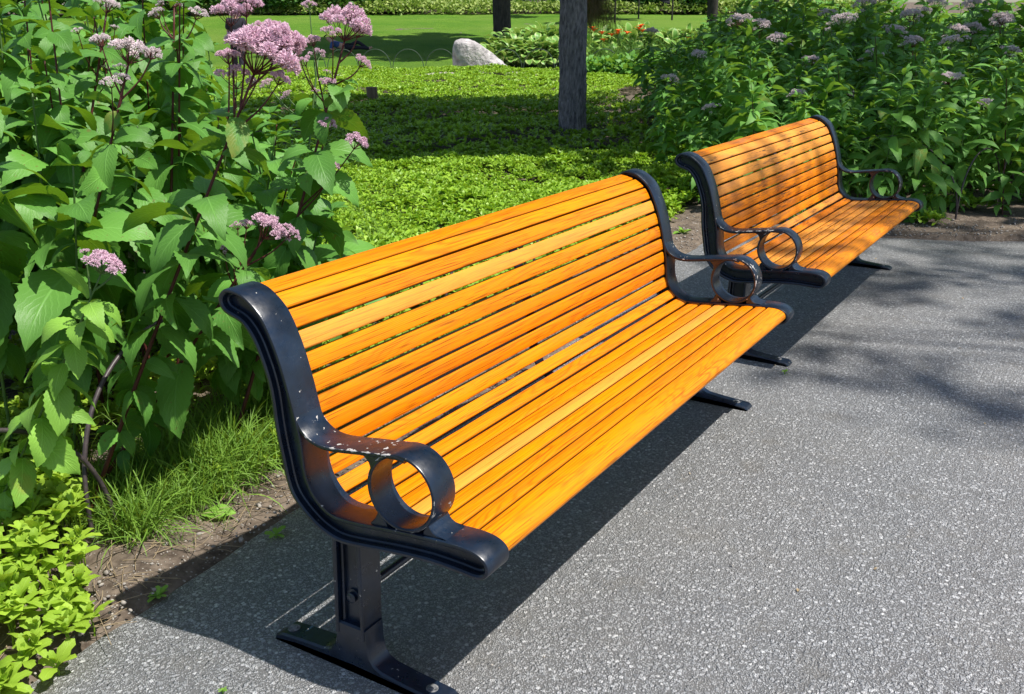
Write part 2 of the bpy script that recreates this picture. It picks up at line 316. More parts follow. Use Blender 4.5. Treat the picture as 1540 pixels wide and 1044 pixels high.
M['wire_green'] = mat_simple('green_hoop_metal', (0.03, 0.06, 0.035), (0.05, 0.08, 0.05), 40, 0.5, 0.2, 0.003)
M['rock'] = mat_simple('pale_granite', (0.24, 0.22, 0.22), (0.66, 0.62, 0.61), 5.5, 0.9, 1.0, 0.12)
M['pebble'] = mat_simple('pebble', (0.14, 0.12, 0.105), (0.40, 0.37, 0.33), 30, 0.85, 0.4, 0.003, island=0.8)
M['straw'] = mat_simple('dry_twig', (0.16, 0.11, 0.06), (0.38, 0.30, 0.19), 50, 0.9, 0.3, 0.002, island=0.7)
M['orange'] = mat_simple('orange_petal', (0.80, 0.09, 0.01), (0.88, 0.20, 0.02), 30, 0.6, 0.1, 0.002)
M['stucco'] = mat_simple('beige_wall', (0.40, 0.33, 0.25), (0.50, 0.43, 0.34), 6, 0.9, 0.3, 0.02)
M['gravel'] = mat_simple('pale_gravel', (0.36, 0.32, 0.28), (0.52, 0.48, 0.43), 40, 0.95, 0.6, 0.01)
M['stump'] = mat_simple('stump_wood', (0.12, 0.08, 0.055), (0.26, 0.19, 0.14), 25, 0.9, 0.6, 0.02, (1, 1, 0.2))
M['worn_metal'] = mat_simple('worn_bolt_steel', (0.05, 0.055, 0.06), (0.26, 0.26, 0.26), 90, 0.45, 0.5, 0.003, spec=0.6)
M['black'] = mat_simple('black_cloth', (0.012, 0.012, 0.018), (0.03, 0.03, 0.04), 20, 0.8, 0.2); M['blue'] = mat_simple('blue_cloth', (0.03, 0.06, 0.18), (0.06, 0.10, 0.26), 20, 0.8, 0.2)
M['denim'] = mat_simple('denim', (0.05, 0.08, 0.15), (0.12, 0.15, 0.24), 20, 0.8, 0.2); M['skin'] = mat_simple('skin', (0.42, 0.24, 0.17), (0.5, 0.3, 0.21), 20, 0.6, 0.1); M['hair'] = mat_simple('hair', (0.02, 0.013, 0.01), (0.05, 0.035, 0.02), 60, 0.6, 0.3)
# ------------------------------------------------------------------ ground
def edge_y(x):                                         # bed side of the asphalt
    return 0.372+0.072*x-0.075*np.exp(-((x-2.2)/0.9)**2)+0.018*(vnoise(x, 0*x, 3.1, 5)-0.5)+0.012*(vnoise(x, 0*x, 14, 6)-0.5)
def sheet(name, ds, ls, z0, mat, kind='structure', bump=0.0, seed=1):
    D, Lt = np.meshgrid(ds, ls, indexing='ij'); X, Y = dl(D, Lt); Z = terrain(X, Y)+z0
    if bump: Z = Z+bump*(vnoise(X, Y, 0.6, seed)-0.5)
    n, m = D.shape; idx = np.arange(n*m).reshape(n, m); F = np.stack([idx[:-1, :-1], idx[:-1, 1:], idx[1:, 1:], idx[1:, :-1]], -1).reshape(-1, 4)[:, ::-1]
    mb = MB(); mb.add(np.stack([X, Y, Z], -1).reshape(-1, 3), F.copy()); o = mb.build(name, mat, smooth=180); tag(o, kind=kind); return o
sheet('ground', np.concatenate([np.linspace(-60, 30.5, 12), np.linspace(31, 75, 24), np.array([78, 120, 300, 900])]), np.linspace(-700, 700, 40), -0.03, M['soil'])
sheet('lawn', np.linspace(29.8, 60.5, 60), np.linspace(-60, 60, 80), 0.012, M['lawn'], bump=0.10, seed=3)
sheet('gravel_path', np.linspace(27.0, 30.2, 6), np.linspace(-45, 30, 50), 0.02, M['gravel'])
# asphalt: fine along its edge
def asphalt():
    xs = np.concatenate([np.linspace(-9, -1.2, 14), np.linspace(-1.15, 6.4, 300)]); far = []
    # outline points of the bed edge: straight by the benches, then turning away to the right beyond the second bench
    pts = [(x, float(edge_y(np.array(x)))) for x in xs if x < 4.9]
    bend = catmull([(4.9, 0.725), (5.22, 0.58), (5.42, 0.20), (5.52, -0.25), (5.70, -0.75), (5.92, -1.15), (6.35, -1.85), (7.2, -2.9), (9, -4.6)], 14)
    pts += [(p[0]+0.03*(float(vnoise(p[0]*1.0, p[1]*1.0, 9, 4))-0.5), p[1]+0.03*(float(vnoise(p[0]*1.0, p[1]*1.0, 9, 8))-0.5)) for p in bend]
    n = len(pts); V = [(x, y, 0.012) for x, y in pts]+[(x-0.004, y+0.012, -0.02) for x, y in pts]; 
    V += [(pts[i][0], -12.0, 0.012) for i in range(n)]
    F = [[i, i+1, 2*n+i+1, 2*n+i][::-1] for i in range(n-1)]+[[i, n+i, n+i+1, i+1][::-1] for i in range(n-1)]
    mb = MB(); mb.add(V, F); o = mb.build('path', M['asphalt']); tag(o, kind='structure')
asphalt()
def stone_tpl(seed, flat=0.6):
    r = np.random.default_rng(seed); t = (1+5**.5)/2
    v = np.array([(-1, t, 0), (1, t, 0), (-1, -t, 0), (1, -t, 0), (0, -1, t), (0, 1, t), (0, -1, -t), (0, 1, -t), (t, 0, -1), (t, 0, 1), (-t, 0, -1), (-t, 0, 1)])/1.9
    f = np.array([(0, 11, 5), (0, 5, 1), (0, 1, 7), (0, 7, 10), (0, 10, 11), (1, 5, 9), (5, 11, 4), (11, 10, 2), (10, 7, 6), (7, 1, 8), (3, 9, 4), (3, 4, 2), (3, 2, 6), (3, 6, 8), (3, 8, 9), (4, 9, 5), (2, 4, 11), (6, 2, 10), (8, 6, 7), (9, 8, 1)])
    v = v*(1+0.35*(r.random((12, 1))-0.5))*np.array([1, 0.75, flat]); return v, f, np.zeros((12, 2))
def rand_rot(n, tilt=0.4):
    return rotz(RNG.random(n)*6.283)@rotx(RNG.normal(0, tilt, n))@roty(RNG.normal(0, tilt, n))
def stones(name, P, size, mat, label, cat):
    mb = MB(); n = len(P); grp = RNG.integers(0, 5, n)
    for k in range(5):
        q = grp == k
        if q.any(): mb.inst(stone_tpl(50+k), rand_rot(q.sum())*size[q][:, None, None], P[q])
    o = mb.build(name, mat); tag(o, label, cat, kind='stuff'); return o
# soil strip beside the path, gently lumpy
xs = np.linspace(-2.2, 9.5, 330); vs = np.linspace(0, 1, 60)**1.3
X = np.repeat(xs[:, None], 60, 1); Y = edge_y(X)-0.22+vs[None]*4.2
XX = X; Z = -0.012+0.055*vnoise(XX, Y, 2.2, 1)+0.020*vnoise(XX, Y, 9, 2)+0.010*vnoise(XX, Y, 31, 3)-0.030*np.exp(-((Y-edge_y(XX))/0.07)**2)
Z = np.where(Y < edge_y(XX)-0.015, -0.03, Z)
idx = np.arange(X.size).reshape(X.shape); F = np.stack([idx[:-1, :-1], idx[1:, :-1], idx[1:, 1:], idx[:-1, 1:]], -1).reshape(-1, 4)
# keep clear of the asphalt where it bends
mb = MB(); mb.add(np.stack([X, Y, Z], -1).reshape(-1, 3), F); so_ = mb.build('soil', M['soil'], smooth=180); tag(so_, kind='structure')
# soil beyond the bend
px_ = np.linspace(5.3, 9.5, 140); py_ = np.linspace(-3.2, 0.62, 120); X, Y = np.meshgrid(px_, py_, indexing='ij')
bx = np.interp(Y, [-4.6, -2.9, -1.85, -1.15, -0.75, -0.25, 0.20, 0.58], [9, 7.2, 6.35, 5.92, 5.70, 5.52, 5.42, 5.22])
Z = np.where(X < bx-0.02, -0.03, -0.004+0.05*vnoise(X, Y, 2.5, 4)+0.02*vnoise(X, Y, 11, 5)+0.012*vnoise(X, Y, 33, 6))
idx = np.arange(X.size).reshape(X.shape); F = np.stack([idx[:-1, :-1], idx[1:, :-1], idx[1:, 1:], idx[:-1, 1:]], -1).reshape(-1, 4)
mb = MB(); mb.add(np.stack([X, Y, Z], -1).reshape(-1, 3), F); tag(mb.build('bed_soil', M['soil'], smooth=180), kind='structure')
# ------------------------------------------------------------------ bench
WD = 0.082; LEN = 2.0                                   # frame width, distance between the two frames' near faces
TOP = [(.056, .861), (.050, .877), (.033, .889), (.010, .890), (-.016, .884), (-.036, .873), (-.055, .859), (-.072, .842), (-.085, .822), (-.096, .800), (-.107, .775), (-.117, .748), (-.126, .718), (-.135, .685), (-.142, .655), (-.149, .625)]
JF = [(-.1555, .598), (-.160, .572), (-.1625, .545), (-.1645, .515), (-.169, .488), (-.179, .464), (-.195, .443), (-.215, .427), (-.240, .418), (-.280, .4175), (-.330, .422), (-.380, .428), (-.430, .433), (-.480, .4375), (-.537, .441), (-.575, .4425), (-.605, .4395), (-.625, .432), (-.637, .421), (-.641, .406)]
JB = [(-.637, .391), (-.625, .381), (-.606, .377), (-.569, .379), (-.512, .380), (-.473, .378), (-.42, .373), (-.365, .366), (-.307, .358), (-.262, .354), (-.231, .357), (-.193, .370), (-.164, .388), (-.140, .408), (-.122, .428), (-.110, .450), (-.102, .480), (-.096, .515), (-.090, .548), (-.085, .583), (-.082, .613), (-.080, .644), (-.077, .672), (-.072, .697), (-.065, .721), (-.056, .745), (-.046, .769), (-.035, .789), (-.022, .805), (-.008, .817), (.009, .824), (.027, .829), (.042, .836), (.052, .847)]
def offset_normals(P, closed):
    if closed: T = np.roll(P, -1, 0)-np.roll(P, 1, 0)
    else: T = np.gradient(P, axis=0)
    T /= np.linalg.norm(T, axis=1)[:, None]; return np.stack([T[:, 1], -T[:, 0]], 1)
def sweep(mb, P, closed, x0, x1, t, c, side=1, taper=None, c2=None, ek=0.72):
    """flat bar of thickness t following outline P in the y/z plane; the outer skin is on P"""
    P = np.asarray(P); N = offset_normals(P, closed)*side; n = len(P); c2 = c if c2 is None else c2
    sec = [(x0, c), (x0+c*.3, c*.3), (x0+c, 0), (x1-c, 0), (x1-c*.3, c*.3), (x1, c), (x1, t-c2), (x1-c2, t), (x0+c2, t), (x0, t-c2)]
    ed = [.8, 1, .8, .8, 1, .8, .6, .5, .5, .6]; V = []; E = []
    for i in range(n):
        for (x, o), e in zip(sec, ed):
            V.append((x, P[i, 0]+N[i, 0]*o, P[i, 1]+N[i, 1]*o)); E.append(e*ek)
        # extra ring verts not needed
    k = len(sec); rng = n if closed else n-1
    F = [[i*k+j, i*k+(j+1) % k, ((i+1) % n)*k+(j+1) % k, ((i+1) % n)*k+j] for i in range(rng) for j in range(k)]
    if side > 0: F = [f[::-1] for f in F]
    if not closed: F += [list(range(k)), [(n-1)*k+j for j in range(k)][::-1]]
    mb.add(V, F, None, E)
def extrude(mb, P, x0, x1, c=0.0):
    """closed polygon in y/z extruded along x with a small chamfer"""
    P = np.asarray(P); n = len(P); N = offset_normals(P, True)
    area = 0.5*np.sum(P[:, 0]*np.roll(P[:, 1], -1)-np.roll(P[:, 0], -1)*P[:, 1])
    if area > 0: N = -N
    rings = [(x0, c), (x0+c, 0), (x1-c, 0), (x1, c)] if c else [(x0, 0), (x1, 0)]
    V = []; E = []
    for x, o in rings:
        for i in range(n): V.append((x, P[i, 0]+N[i, 0]*o, P[i, 1]+N[i, 1]*o)); E.append(0.55)
    m = len(rings); F = [[r*n+i, r*n+(i+1) % n, (r+1)*n+(i+1) % n, (r+1)*n+i] for r in range(m-1) for i in range(n)]
    F += [list(range(n))[::-1], [(m-1)*n+i for i in range(n)]]
    if area < 0: F = [f[::-1] for f in F]
    mb.add(V, F, None, E)
from mathutils.geometry import tessellate_polygon
def plate(mb, P, x0, x1):
    P = np.asarray(P); n = len(P); tr = tessellate_polygon([[Vector((0, p[0], p[1])) for p in P]])
    V = [(x0, p[0], p[1]) for p in P]+[(x1, p[0], p[1]) for p in P]
    F = [list(t) for t in tr]+[[n+a for a in t][::-1] for t in tr]; mb.add(V, F)
JOUT = catmull(TOP+JF+JB, 4, True)
def inset(P, o):
    N = offset_normals(P, True); area = 0.5*np.sum(P[:, 0]*np.roll(P[:, 1], -1)-np.roll(P[:, 0], -1)*P[:, 1])
    return P+(N if area < 0 else -N)*o
JSIDE = 1 if 0.5*np.sum(JOUT[:, 0]*np.roll(JOUT[:, 1], -1)-np.roll(JOUT[:, 0], -1)*JOUT[:, 1]) < 0 else -1
RC = np.array([-.425, .5175]); RO = .0872
def bolt(parent, loc, axis, r=0.011, h=0.008, mat=None):
    mb = MB(); a = Vector(axis).normalized(); q = a.to_track_quat('Z', 'Y').to_matrix(); V = []; F = []
    prof = [(1.5, 0), (1.5, .25), (1.0, .3), (1.0, .85), (.75, 1.0)]
    for rr, hh in prof:
        for k in range(12): 
            an = k*math.pi/6; V.append(tuple(q@Vector((r*rr*math.cos(an), r*rr*math.sin(an), h*hh))+Vector(loc)))
    F = [[i*12+k, i*12+(k+1) % 12, (i+1)*12+(k+1) % 12, (i+1)*12+k] for i in range(4) for k in range(12)]+[[48+k for k in range(12)]]
    mb.add(V, F); return mb.build('bolt', mat or M['worn_metal'], parent, smooth=40)
def slat_section(a, b, t, r=0.0045, n=3):
    """rounded rectangle; a->b is the show face in y/z, thickness goes away from the sitter"""
    a = np.array(a); b = np.array(b); d = (b-a); L_ = np.linalg.norm(d); d /= L_; nn = np.array([d[1], -d[0]])      # a above b / behind: normal toward the back
    if nn@np.array([0.8, -0.6]) < 0: nn = -nn
    out = []
    crown = 0.0012
    for (cu, cv, a0) in ((r, r, 180), (L_-r, r, 270), (L_-r, t-r, 0), (r, t-r, 90)):
        for k in range(n+1):
            an = R(a0+90*k/n); u = cu+r*math.cos(an); v = cv+r*math.sin(an); out.append(a+d*u+nn*v)
    # slight crown on the show face
    mid = a+d*(L_/2)-nn*crown; out.insert(n+1, mid); out.insert(2*(n+1)+1, a+d*L_+nn*(r+.0012)); out.append(a+nn*(r+.0012))
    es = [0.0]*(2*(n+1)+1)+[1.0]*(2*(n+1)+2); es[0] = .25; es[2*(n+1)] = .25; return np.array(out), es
BND = [(.047, .877), (-.014, .864), (-.058, .834), (-.0845, .789), (-.104, .742), (-.1205, .694), (-.133, .646), (-.1435, .597), (-.1505, .548), (-.1555, .500), (-.172, .4525), (-.2085, .4225), (-.2575, .4095), (-.310, .4145), (-.362, .4195), (-.4135, .4240), (-.465, .4285), (-.516, .4330), (-.5635, .4360)]
def slat_mesh(k0, k1, x0, x1, seed):
    mb = MB(); r = random.Random(seed)
    for k in range(k0, k1):
        a = np.array(BND[k]);
        if k == 18:
            # bull-nosed front board
            P = [(-.566, .4365), (-.585, .4370), (-.603, .4350), (-.618, .4300), (-.628, .4215), (-.632, .4100), (-.628, .4000), (-.618, .3940), (-.605, .3925), (-.585, .3935), (-.566, .4010)]
            P = catmull(P, 3); sec = P; es = [0.0]*len(P)
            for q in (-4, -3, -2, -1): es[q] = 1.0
        else:
            b = np.array(BND[k+1]); d = b-a; L_ = np.linalg.norm(d); gap = 0.0071 if k < 11 else 0.0074
            if k == 9: gap = 0.0085
            if k == 10: gap = 0.0085
            b2 = a+d/L_*(L_-gap); sec, es = slat_section(a+d/L_*0.001, b2, 0.029)
        n = len(sec); xsn = np.linspace(x0, x1, 9); V = []; E = []
        s1, s2 = r.uniform(-.0009, .0009), r.uniform(-.0007, .0007)
        for i, x in enumerate(xsn):
            for p, e_ in zip(sec, es): E.append(e_); V.append((x, p[0]+s1*math.sin(2.2*x+k), p[1]+s2*math.sin(1.7*x+2*k)))
        F = [[i*n+j, i*n+(j+1) % n, (i+1)*n+(j+1) % n, (i+1)*n+j] for i in range(8) for j in range(n)]+[list(range(n))[::-1], [8*n+j for j in range(n)]]
        P = np.asarray(sec); ar = np.sum(P[:, 0]*np.roll(P[:, 1], -1)-np.roll(P[:, 0], -1)*P[:, 1])
        if ar < 0: F = [f[::-1] for f in F]
        mb.add(V, F, None, E)
    return mb
def make_bench(label, loc, rz, wood, seed):
    root = empty('park_bench', loc, rz); tag(root, label, 'bench', 'slatted benches along the path')
    for X0 in (0.0, LEN):
        fb = MB()
        sweep(fb, JOUT, True, X0, X0+WD, 0.0105, 0.0035, JSIDE)
        ins = inset(JOUT, 0.0100); sweep(fb, ins, True, X0+0.013, X0+WD-0.013, 0.008, 0.0025, JSIDE)
        plate(fb, inset(JOUT, 0.0150)[::2], X0+0.024, X0+WD-0.024)
        fr = fb.build('end_frame', M['iron'], root, smooth=38)
        ab = MB()
        arm = catmull([(-.1305, .700), (-.1375, .672), (-.1435, .645), (-.151, .621), (-.1625, .602), (-.180, .588), (-.200, .5805), (-.225, .578), (-.252, .580), (-.284, .5845), (-.314, .589), (-.344, .593), (-.372, .597), (-.398, .6005), (-.420, .6015), (-.440, .5985)], 5)
        sweep(ab, arm, False, X0+0.0015, X0+WD-0.0015, 0.0105, 0.0035, JSIDE, ek=1.0)
        ring = np.array([(RC[0]+RO*math.cos(a), RC[1]+RO*math.sin(a)) for a in np.linspace(0, 2*math.pi, 64, endpoint=False)])
        sweep(ab, ring, True, X0+0.003, X0+WD-0.003, 0.0088, 0.0030, -1, ek=1.0)
        for tri in ([(-.318, .5835), (-.375, .592), (-.372, .580), (-.359, .566), (-.3475, .551), (-.342, .566), (-.331, .577)], [(-.340, .423), (-.385, .428), (-.372, .449), (-.362, .458), (-.352, .440)], [(-.480, .4375), (-.535, .441), (-.512, .446), (-.499, .455), (-.493, .466), (-.484, .455)]):
            extrude(ab, catmull(tri, 2, True), X0+0.006, X0+WD-0.006, 0.002)
        ab.build('armrest', M['iron'], fr, smooth=38)
        # pedestal
        lb = MB(); a0, a1 = X0+0.006, X0+WD-0.006
        extrude(lb, [(-.304, .366), (-.302, .24), (-.2985, .11), (-.290, .11), (-.290, .366)], a0, a1, 0.003)
        extrude(lb, [(-.2345, .366), (-.230, .24), (-.2245, .11), (-.2155, .11), (-.2185, .24), (-.2235, .366)], a0, a1, 0.003)
        plate(lb, [(-.292, .37), (-.292, .09), (-.222, .09), (-.230, .24), (-.232, .37)], X0+0.028, X0+WD-0.028)
        extrude(lb, [(-.244, .36), (-.2405, .24), (-.2355, .11), (-.2285, .11), (-.2335, .24), (-.237, .36)], X0+0.018, X0+WD-0.018, 0.002)
        lg = lb.build('leg', M['iron'], root, smooth=38)
        ft = MB(); foot = [(-.304, .14), (-.3065, .095), (-.312, .068), (-.322, .052), (-.340, .043), (-.40, .036), (-.47, .031), (-.500, .029), (-.510, .024), (-.515, .013), (-.514, .013), (-.445, .013), (-.435, .024), (-.26, .030), (-.085, .024), (-.078, .013), (-.012, .013), (-.010, .016), (-.016, .028), (-.034, .037), (-.10, .043), (-.165, .047), (-.192, .055), (-.206, .072), (-.2125, .10), (-.214, .14)]
        extrude(ft, foot, X0+0.010, X0+WD-0.010, 0.0045)
        fo = ft.build('foot', M['iron'], lg, smooth=38)
        bolt(fo, (X0+WD*.5, -.462, .0305), (0, -.06, 1), 0.0095, 0.006); bolt(fo, (X0+WD*.5, -.048, .038), (0, .09, 1), 0.0105, 0.006)
        bolt(lg, (X0+0.027, -.262, .209), (-1, 0, 0), 0.0125, 0.014, M['iron'])
    rb = MB(); tube(rb, [(0.04, -.262, .209), (LEN+0.04, -.262, .209)], 0.0095, 12); rb.build('tie_rod', M['iron'], root, smooth=40)
    # flat strap under the slats at mid length
    sp = MB(); path = []
    for k in range(19):
        a = np.array(BND[k]); b = np.array(BND[k+1]) if k < 18 else np.array((-.60, .4350)); d = b-a; d /= np.linalg.norm(d); nn = np.array([d[1], -d[0]]); nn = nn if nn@np.array([.8, -.6]) > 0 else -nn
        path.append((a+b)/2+nn*0.0295)
    path = catmull(np.array(path), 4); sweep(sp, path, False, LEN/2+0.02, LEN/2+0.065, 0.006, 0.0015, -JSIDE); sp.build('support_strap', M['iron'], root, smooth=38)
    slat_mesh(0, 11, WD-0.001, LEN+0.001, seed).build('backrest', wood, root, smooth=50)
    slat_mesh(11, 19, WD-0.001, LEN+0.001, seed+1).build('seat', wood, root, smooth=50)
    return root
make_bench('bright orange slatted bench with black iron ends, nearest and cleanest of the two', (0, 0, 0), 0, M['wood'], 1)
make_bench('farther orange slatted bench with weathered dark-streaked boards, in front of the shaded flower bed', (2.584, 0.0142, 0), R(-0.5226), M['wood_worn'], 9)
# ------------------------------------------------------------------ leaf templates
def leaf_tpl(L, wmax, rows, cols, droop, fold=0.25, serr=0.0, wave=0.0, peak=0.42, tipp=1.25, twist=0.0, seed=0, stalk=0.0):
    """leaf along +X from the origin, arching down; uv: u across 0..1, v along 0..1"""
    r = np.random.default_rng(seed); t = np.linspace(0, 1, rows+1); u = np.linspace(-1, 1, cols+1)
    a = peak*1.3; w = (t**a)*((1-t)**tipp); w /= w.max(); w = w*wmax/2; w[0] = max(w[0], wmax*0.03)
    ang = droop[0]+(droop[1]-droop[0])*t**1.2; ds = L/rows; xs = np.concatenate([[0], np.cumsum(np.cos(ang[:-1])*ds)])+stalk*np.cos(droop[0]); zs = np.concatenate([[0], np.cumsum(np.sin(ang[:-1])*ds)])+stalk*np.sin(droop[0])
    V = []; UV = []; ph = r.random()*6.28
    for i in range(rows+1):
        wi = w[i]*(1+(serr if i % 2 else -serr)) if 0 < i < rows else w[i]
        tw = twist*t[i]; nx, nz = -math.sin(ang[i]), math.cos(ang[i])
        for j in range(cols+1):
            y = u[j]*wi; back = -serr*0.9*abs(u[j])**3*ds*(1 if i % 2 == 0 else -1)
            up = abs(y)*fold+wave*wmax*math.sin(ph+t[i]*9+(2 if u[j] > 0 else 0))*abs(u[j])**1.5-0.35*abs(y)*abs(u[j])*fold
            yy = y*math.cos(tw)-up*math.sin(tw); uu = y*math.sin(tw)+up*math.cos(tw)
            V.append((xs[i]+nx*uu+back*math.cos(ang[i]), yy, zs[i]+nz*uu)); UV.append(((u[j]+1)/2, t[i]))
    k = cols+1; F = np.array([[i*k+j, (i+1)*k+j, (i+1)*k+j+1, i*k+j+1] for i in range(rows) for j in range(cols)])[:, ::-1]
    return np.array(V), F.copy(), np.array(UV)
def quick_tube(mb, P, r0, r1, seg=6, mi=0): tube(mb, P, np.linspace(r0, r1, len(P)), seg, mi, caps=False)
# ------------------------------------------------------------------ tall flowering plants
BIG = [leaf_tpl(1, w, 20, 4, d, f, 0.055, wv, pk, tp, tw, sd, stalk=0.08) for sd, (w, d, f, wv, pk, tp, tw) in enumerate([
    (0.50, (0.25, -1.25), 0.16, 0.035, 0.44, 1.05, 0.3), (0.46, (0.10, -1.45), 0.12, 0.05, 0.42, 1.10, -0.5), (0.54, (-0.15, -1.3), 0.16, 0.045, 0.46, 1.0, 0.5),
    (0.48, (-0.3, -1.5), 0.20, 0.03, 0.44, 1.1, -0.3), (0.40, (0.5, -0.8), 0.14, 0.06, 0.42, 1.15, 0.7), (0.52, (-0.6, -1.4), 0.10, 0.04, 0.46, 1.05, 0.1)])]
MED = [leaf_tpl(1, w, 10, 2, d, f, 0.05, 0.03, 0.48, 1.1, tw, sd, stalk=0.06) for sd, (w, d, f, tw) in enumerate([
    (0.34, (0.5, -0.9), 0.30, 0.3), (0.30, (0.35, -1.2), 0.2, -0.4), (0.36, (0.1, -1.1), 0.3, 0.5), (0.30, (0.7, -0.5), 0.25, -0.2), (0.33, (-0.1, -1.4), 0.3, 0.2)])]
def put_leaves(mb, tpls, P, az, pitch, roll, size, rng):
    n = len(P); g = rng.integers(0, len(tpls), n); Mx = rotz(az)@roty(-pitch)@rotx(roll)*size[:, None, None]
    for k, t in enumerate(tpls):
        q = g == k
        if q.any(): mb.inst(t, Mx[q], P[q])
def floret_tpl(seed, thick=1.0):
    r = np.random.default_rng(seed); V = []; F = []
    def cone(d, L, r0, r1, base=(0, 0, 0)):
        d = np.array(d, float); d /= np.linalg.norm(d); a = np.cross(d, [0.3, 0.9, 0.2]); a /= np.linalg.norm(a); b = np.cross(d, a); n0 = len(V); base = np.array(base)
        for q, rr in ((0, r0), (0.65, r1), (1.0, r1*0.25)):
            for k in range(4): an = k*math.pi/2; V.append(base+d*L*q+rr*(math.cos(an)*a+math.sin(an)*b))
        for i in range(2):
            for k in range(4): F.append([n0+i*4+k, n0+i*4+(k+1) % 4, n0+(i+1)*4+(k+1) % 4, n0+(i+1)*4+k])
    for i in range(6):
        d = (r.normal(0, .45), r.normal(0, .38), 1); cone(d, r.uniform(.7, 1.15), .07*thick, .14*thick)
    return np.array(V), np.array(F), np.zeros((len(V), 2))
FLO = [floret_tpl(s) for s in range(4)]
def flower_head(mb_pink, mb_stem, top, R_, rng, dirv=(0, 0, 1), n_sub=14, dens=1.0, stem_r=0.0016, loose=0.07):
    """domed spray of many small fuzzy clusters on thin branching stalks"""
    dirv = np.array(dirv, float); dirv /= np.linalg.norm(dirv); a = np.cross(dirv, [0.2, 1, 0.1]); a /= np.linalg.norm(a); b = np.cross(dirv, a)
    for i in range(n_sub):
        rr = math.sqrt((i+0.4)/n_sub); an = i*2.39996+rng.normal(0, .25); h = R_*(0.95-0.42*rr*rr)+rng.normal(0, R_*loose)
        c = top+dirv*h+(a*math.cos(an)+b*math.sin(an))*R_*rr*0.95
        mid = top+dirv*h*0.45+(a*math.cos(an)+b*math.sin(an))*R_*rr*0.5; quick_tube(mb_stem, catmull([top, mid, c], 3), stem_r*1.3, stem_r*0.7, 4)
        sr = R_*0.27*rng.uniform(.8, 1.2); n = int(48*dens); k = np.arange(n)+0.5; ph = np.arccos(1-1.25*k/n); th = k*2.39996
        D = np.stack([np.sin(ph)*np.cos(th), np.sin(ph)*np.sin(th), np.cos(ph)], -1)+rng.normal(0, .10, (n, 3)); D /= np.linalg.norm(D, axis=1)[:, None]
        Wd = D[:, 0:1]*a+D[:, 1:2]*b+D[:, 2:3]*dirv
        Z = Wd; Xx = np.cross(Z, np.array([0.31, 0.2, 0.9])); Xx /= np.linalg.norm(Xx, axis=1)[:, None]; Yy = np.cross(Z, Xx); Mx = np.stack([Xx, Yy, Z], -1)*(R_*0.125*rng.uniform(.8, 1.25, n))[:, None, None]
        T = c+Wd*sr*np.array(rng.uniform(.55, 1.0, n))[:, None]*0.8
        g = rng.integers(0, 4, n)
        for q in range(4):
            if (g == q).any(): mb_pink.inst(FLO[q], Mx[g == q], T[g == q])
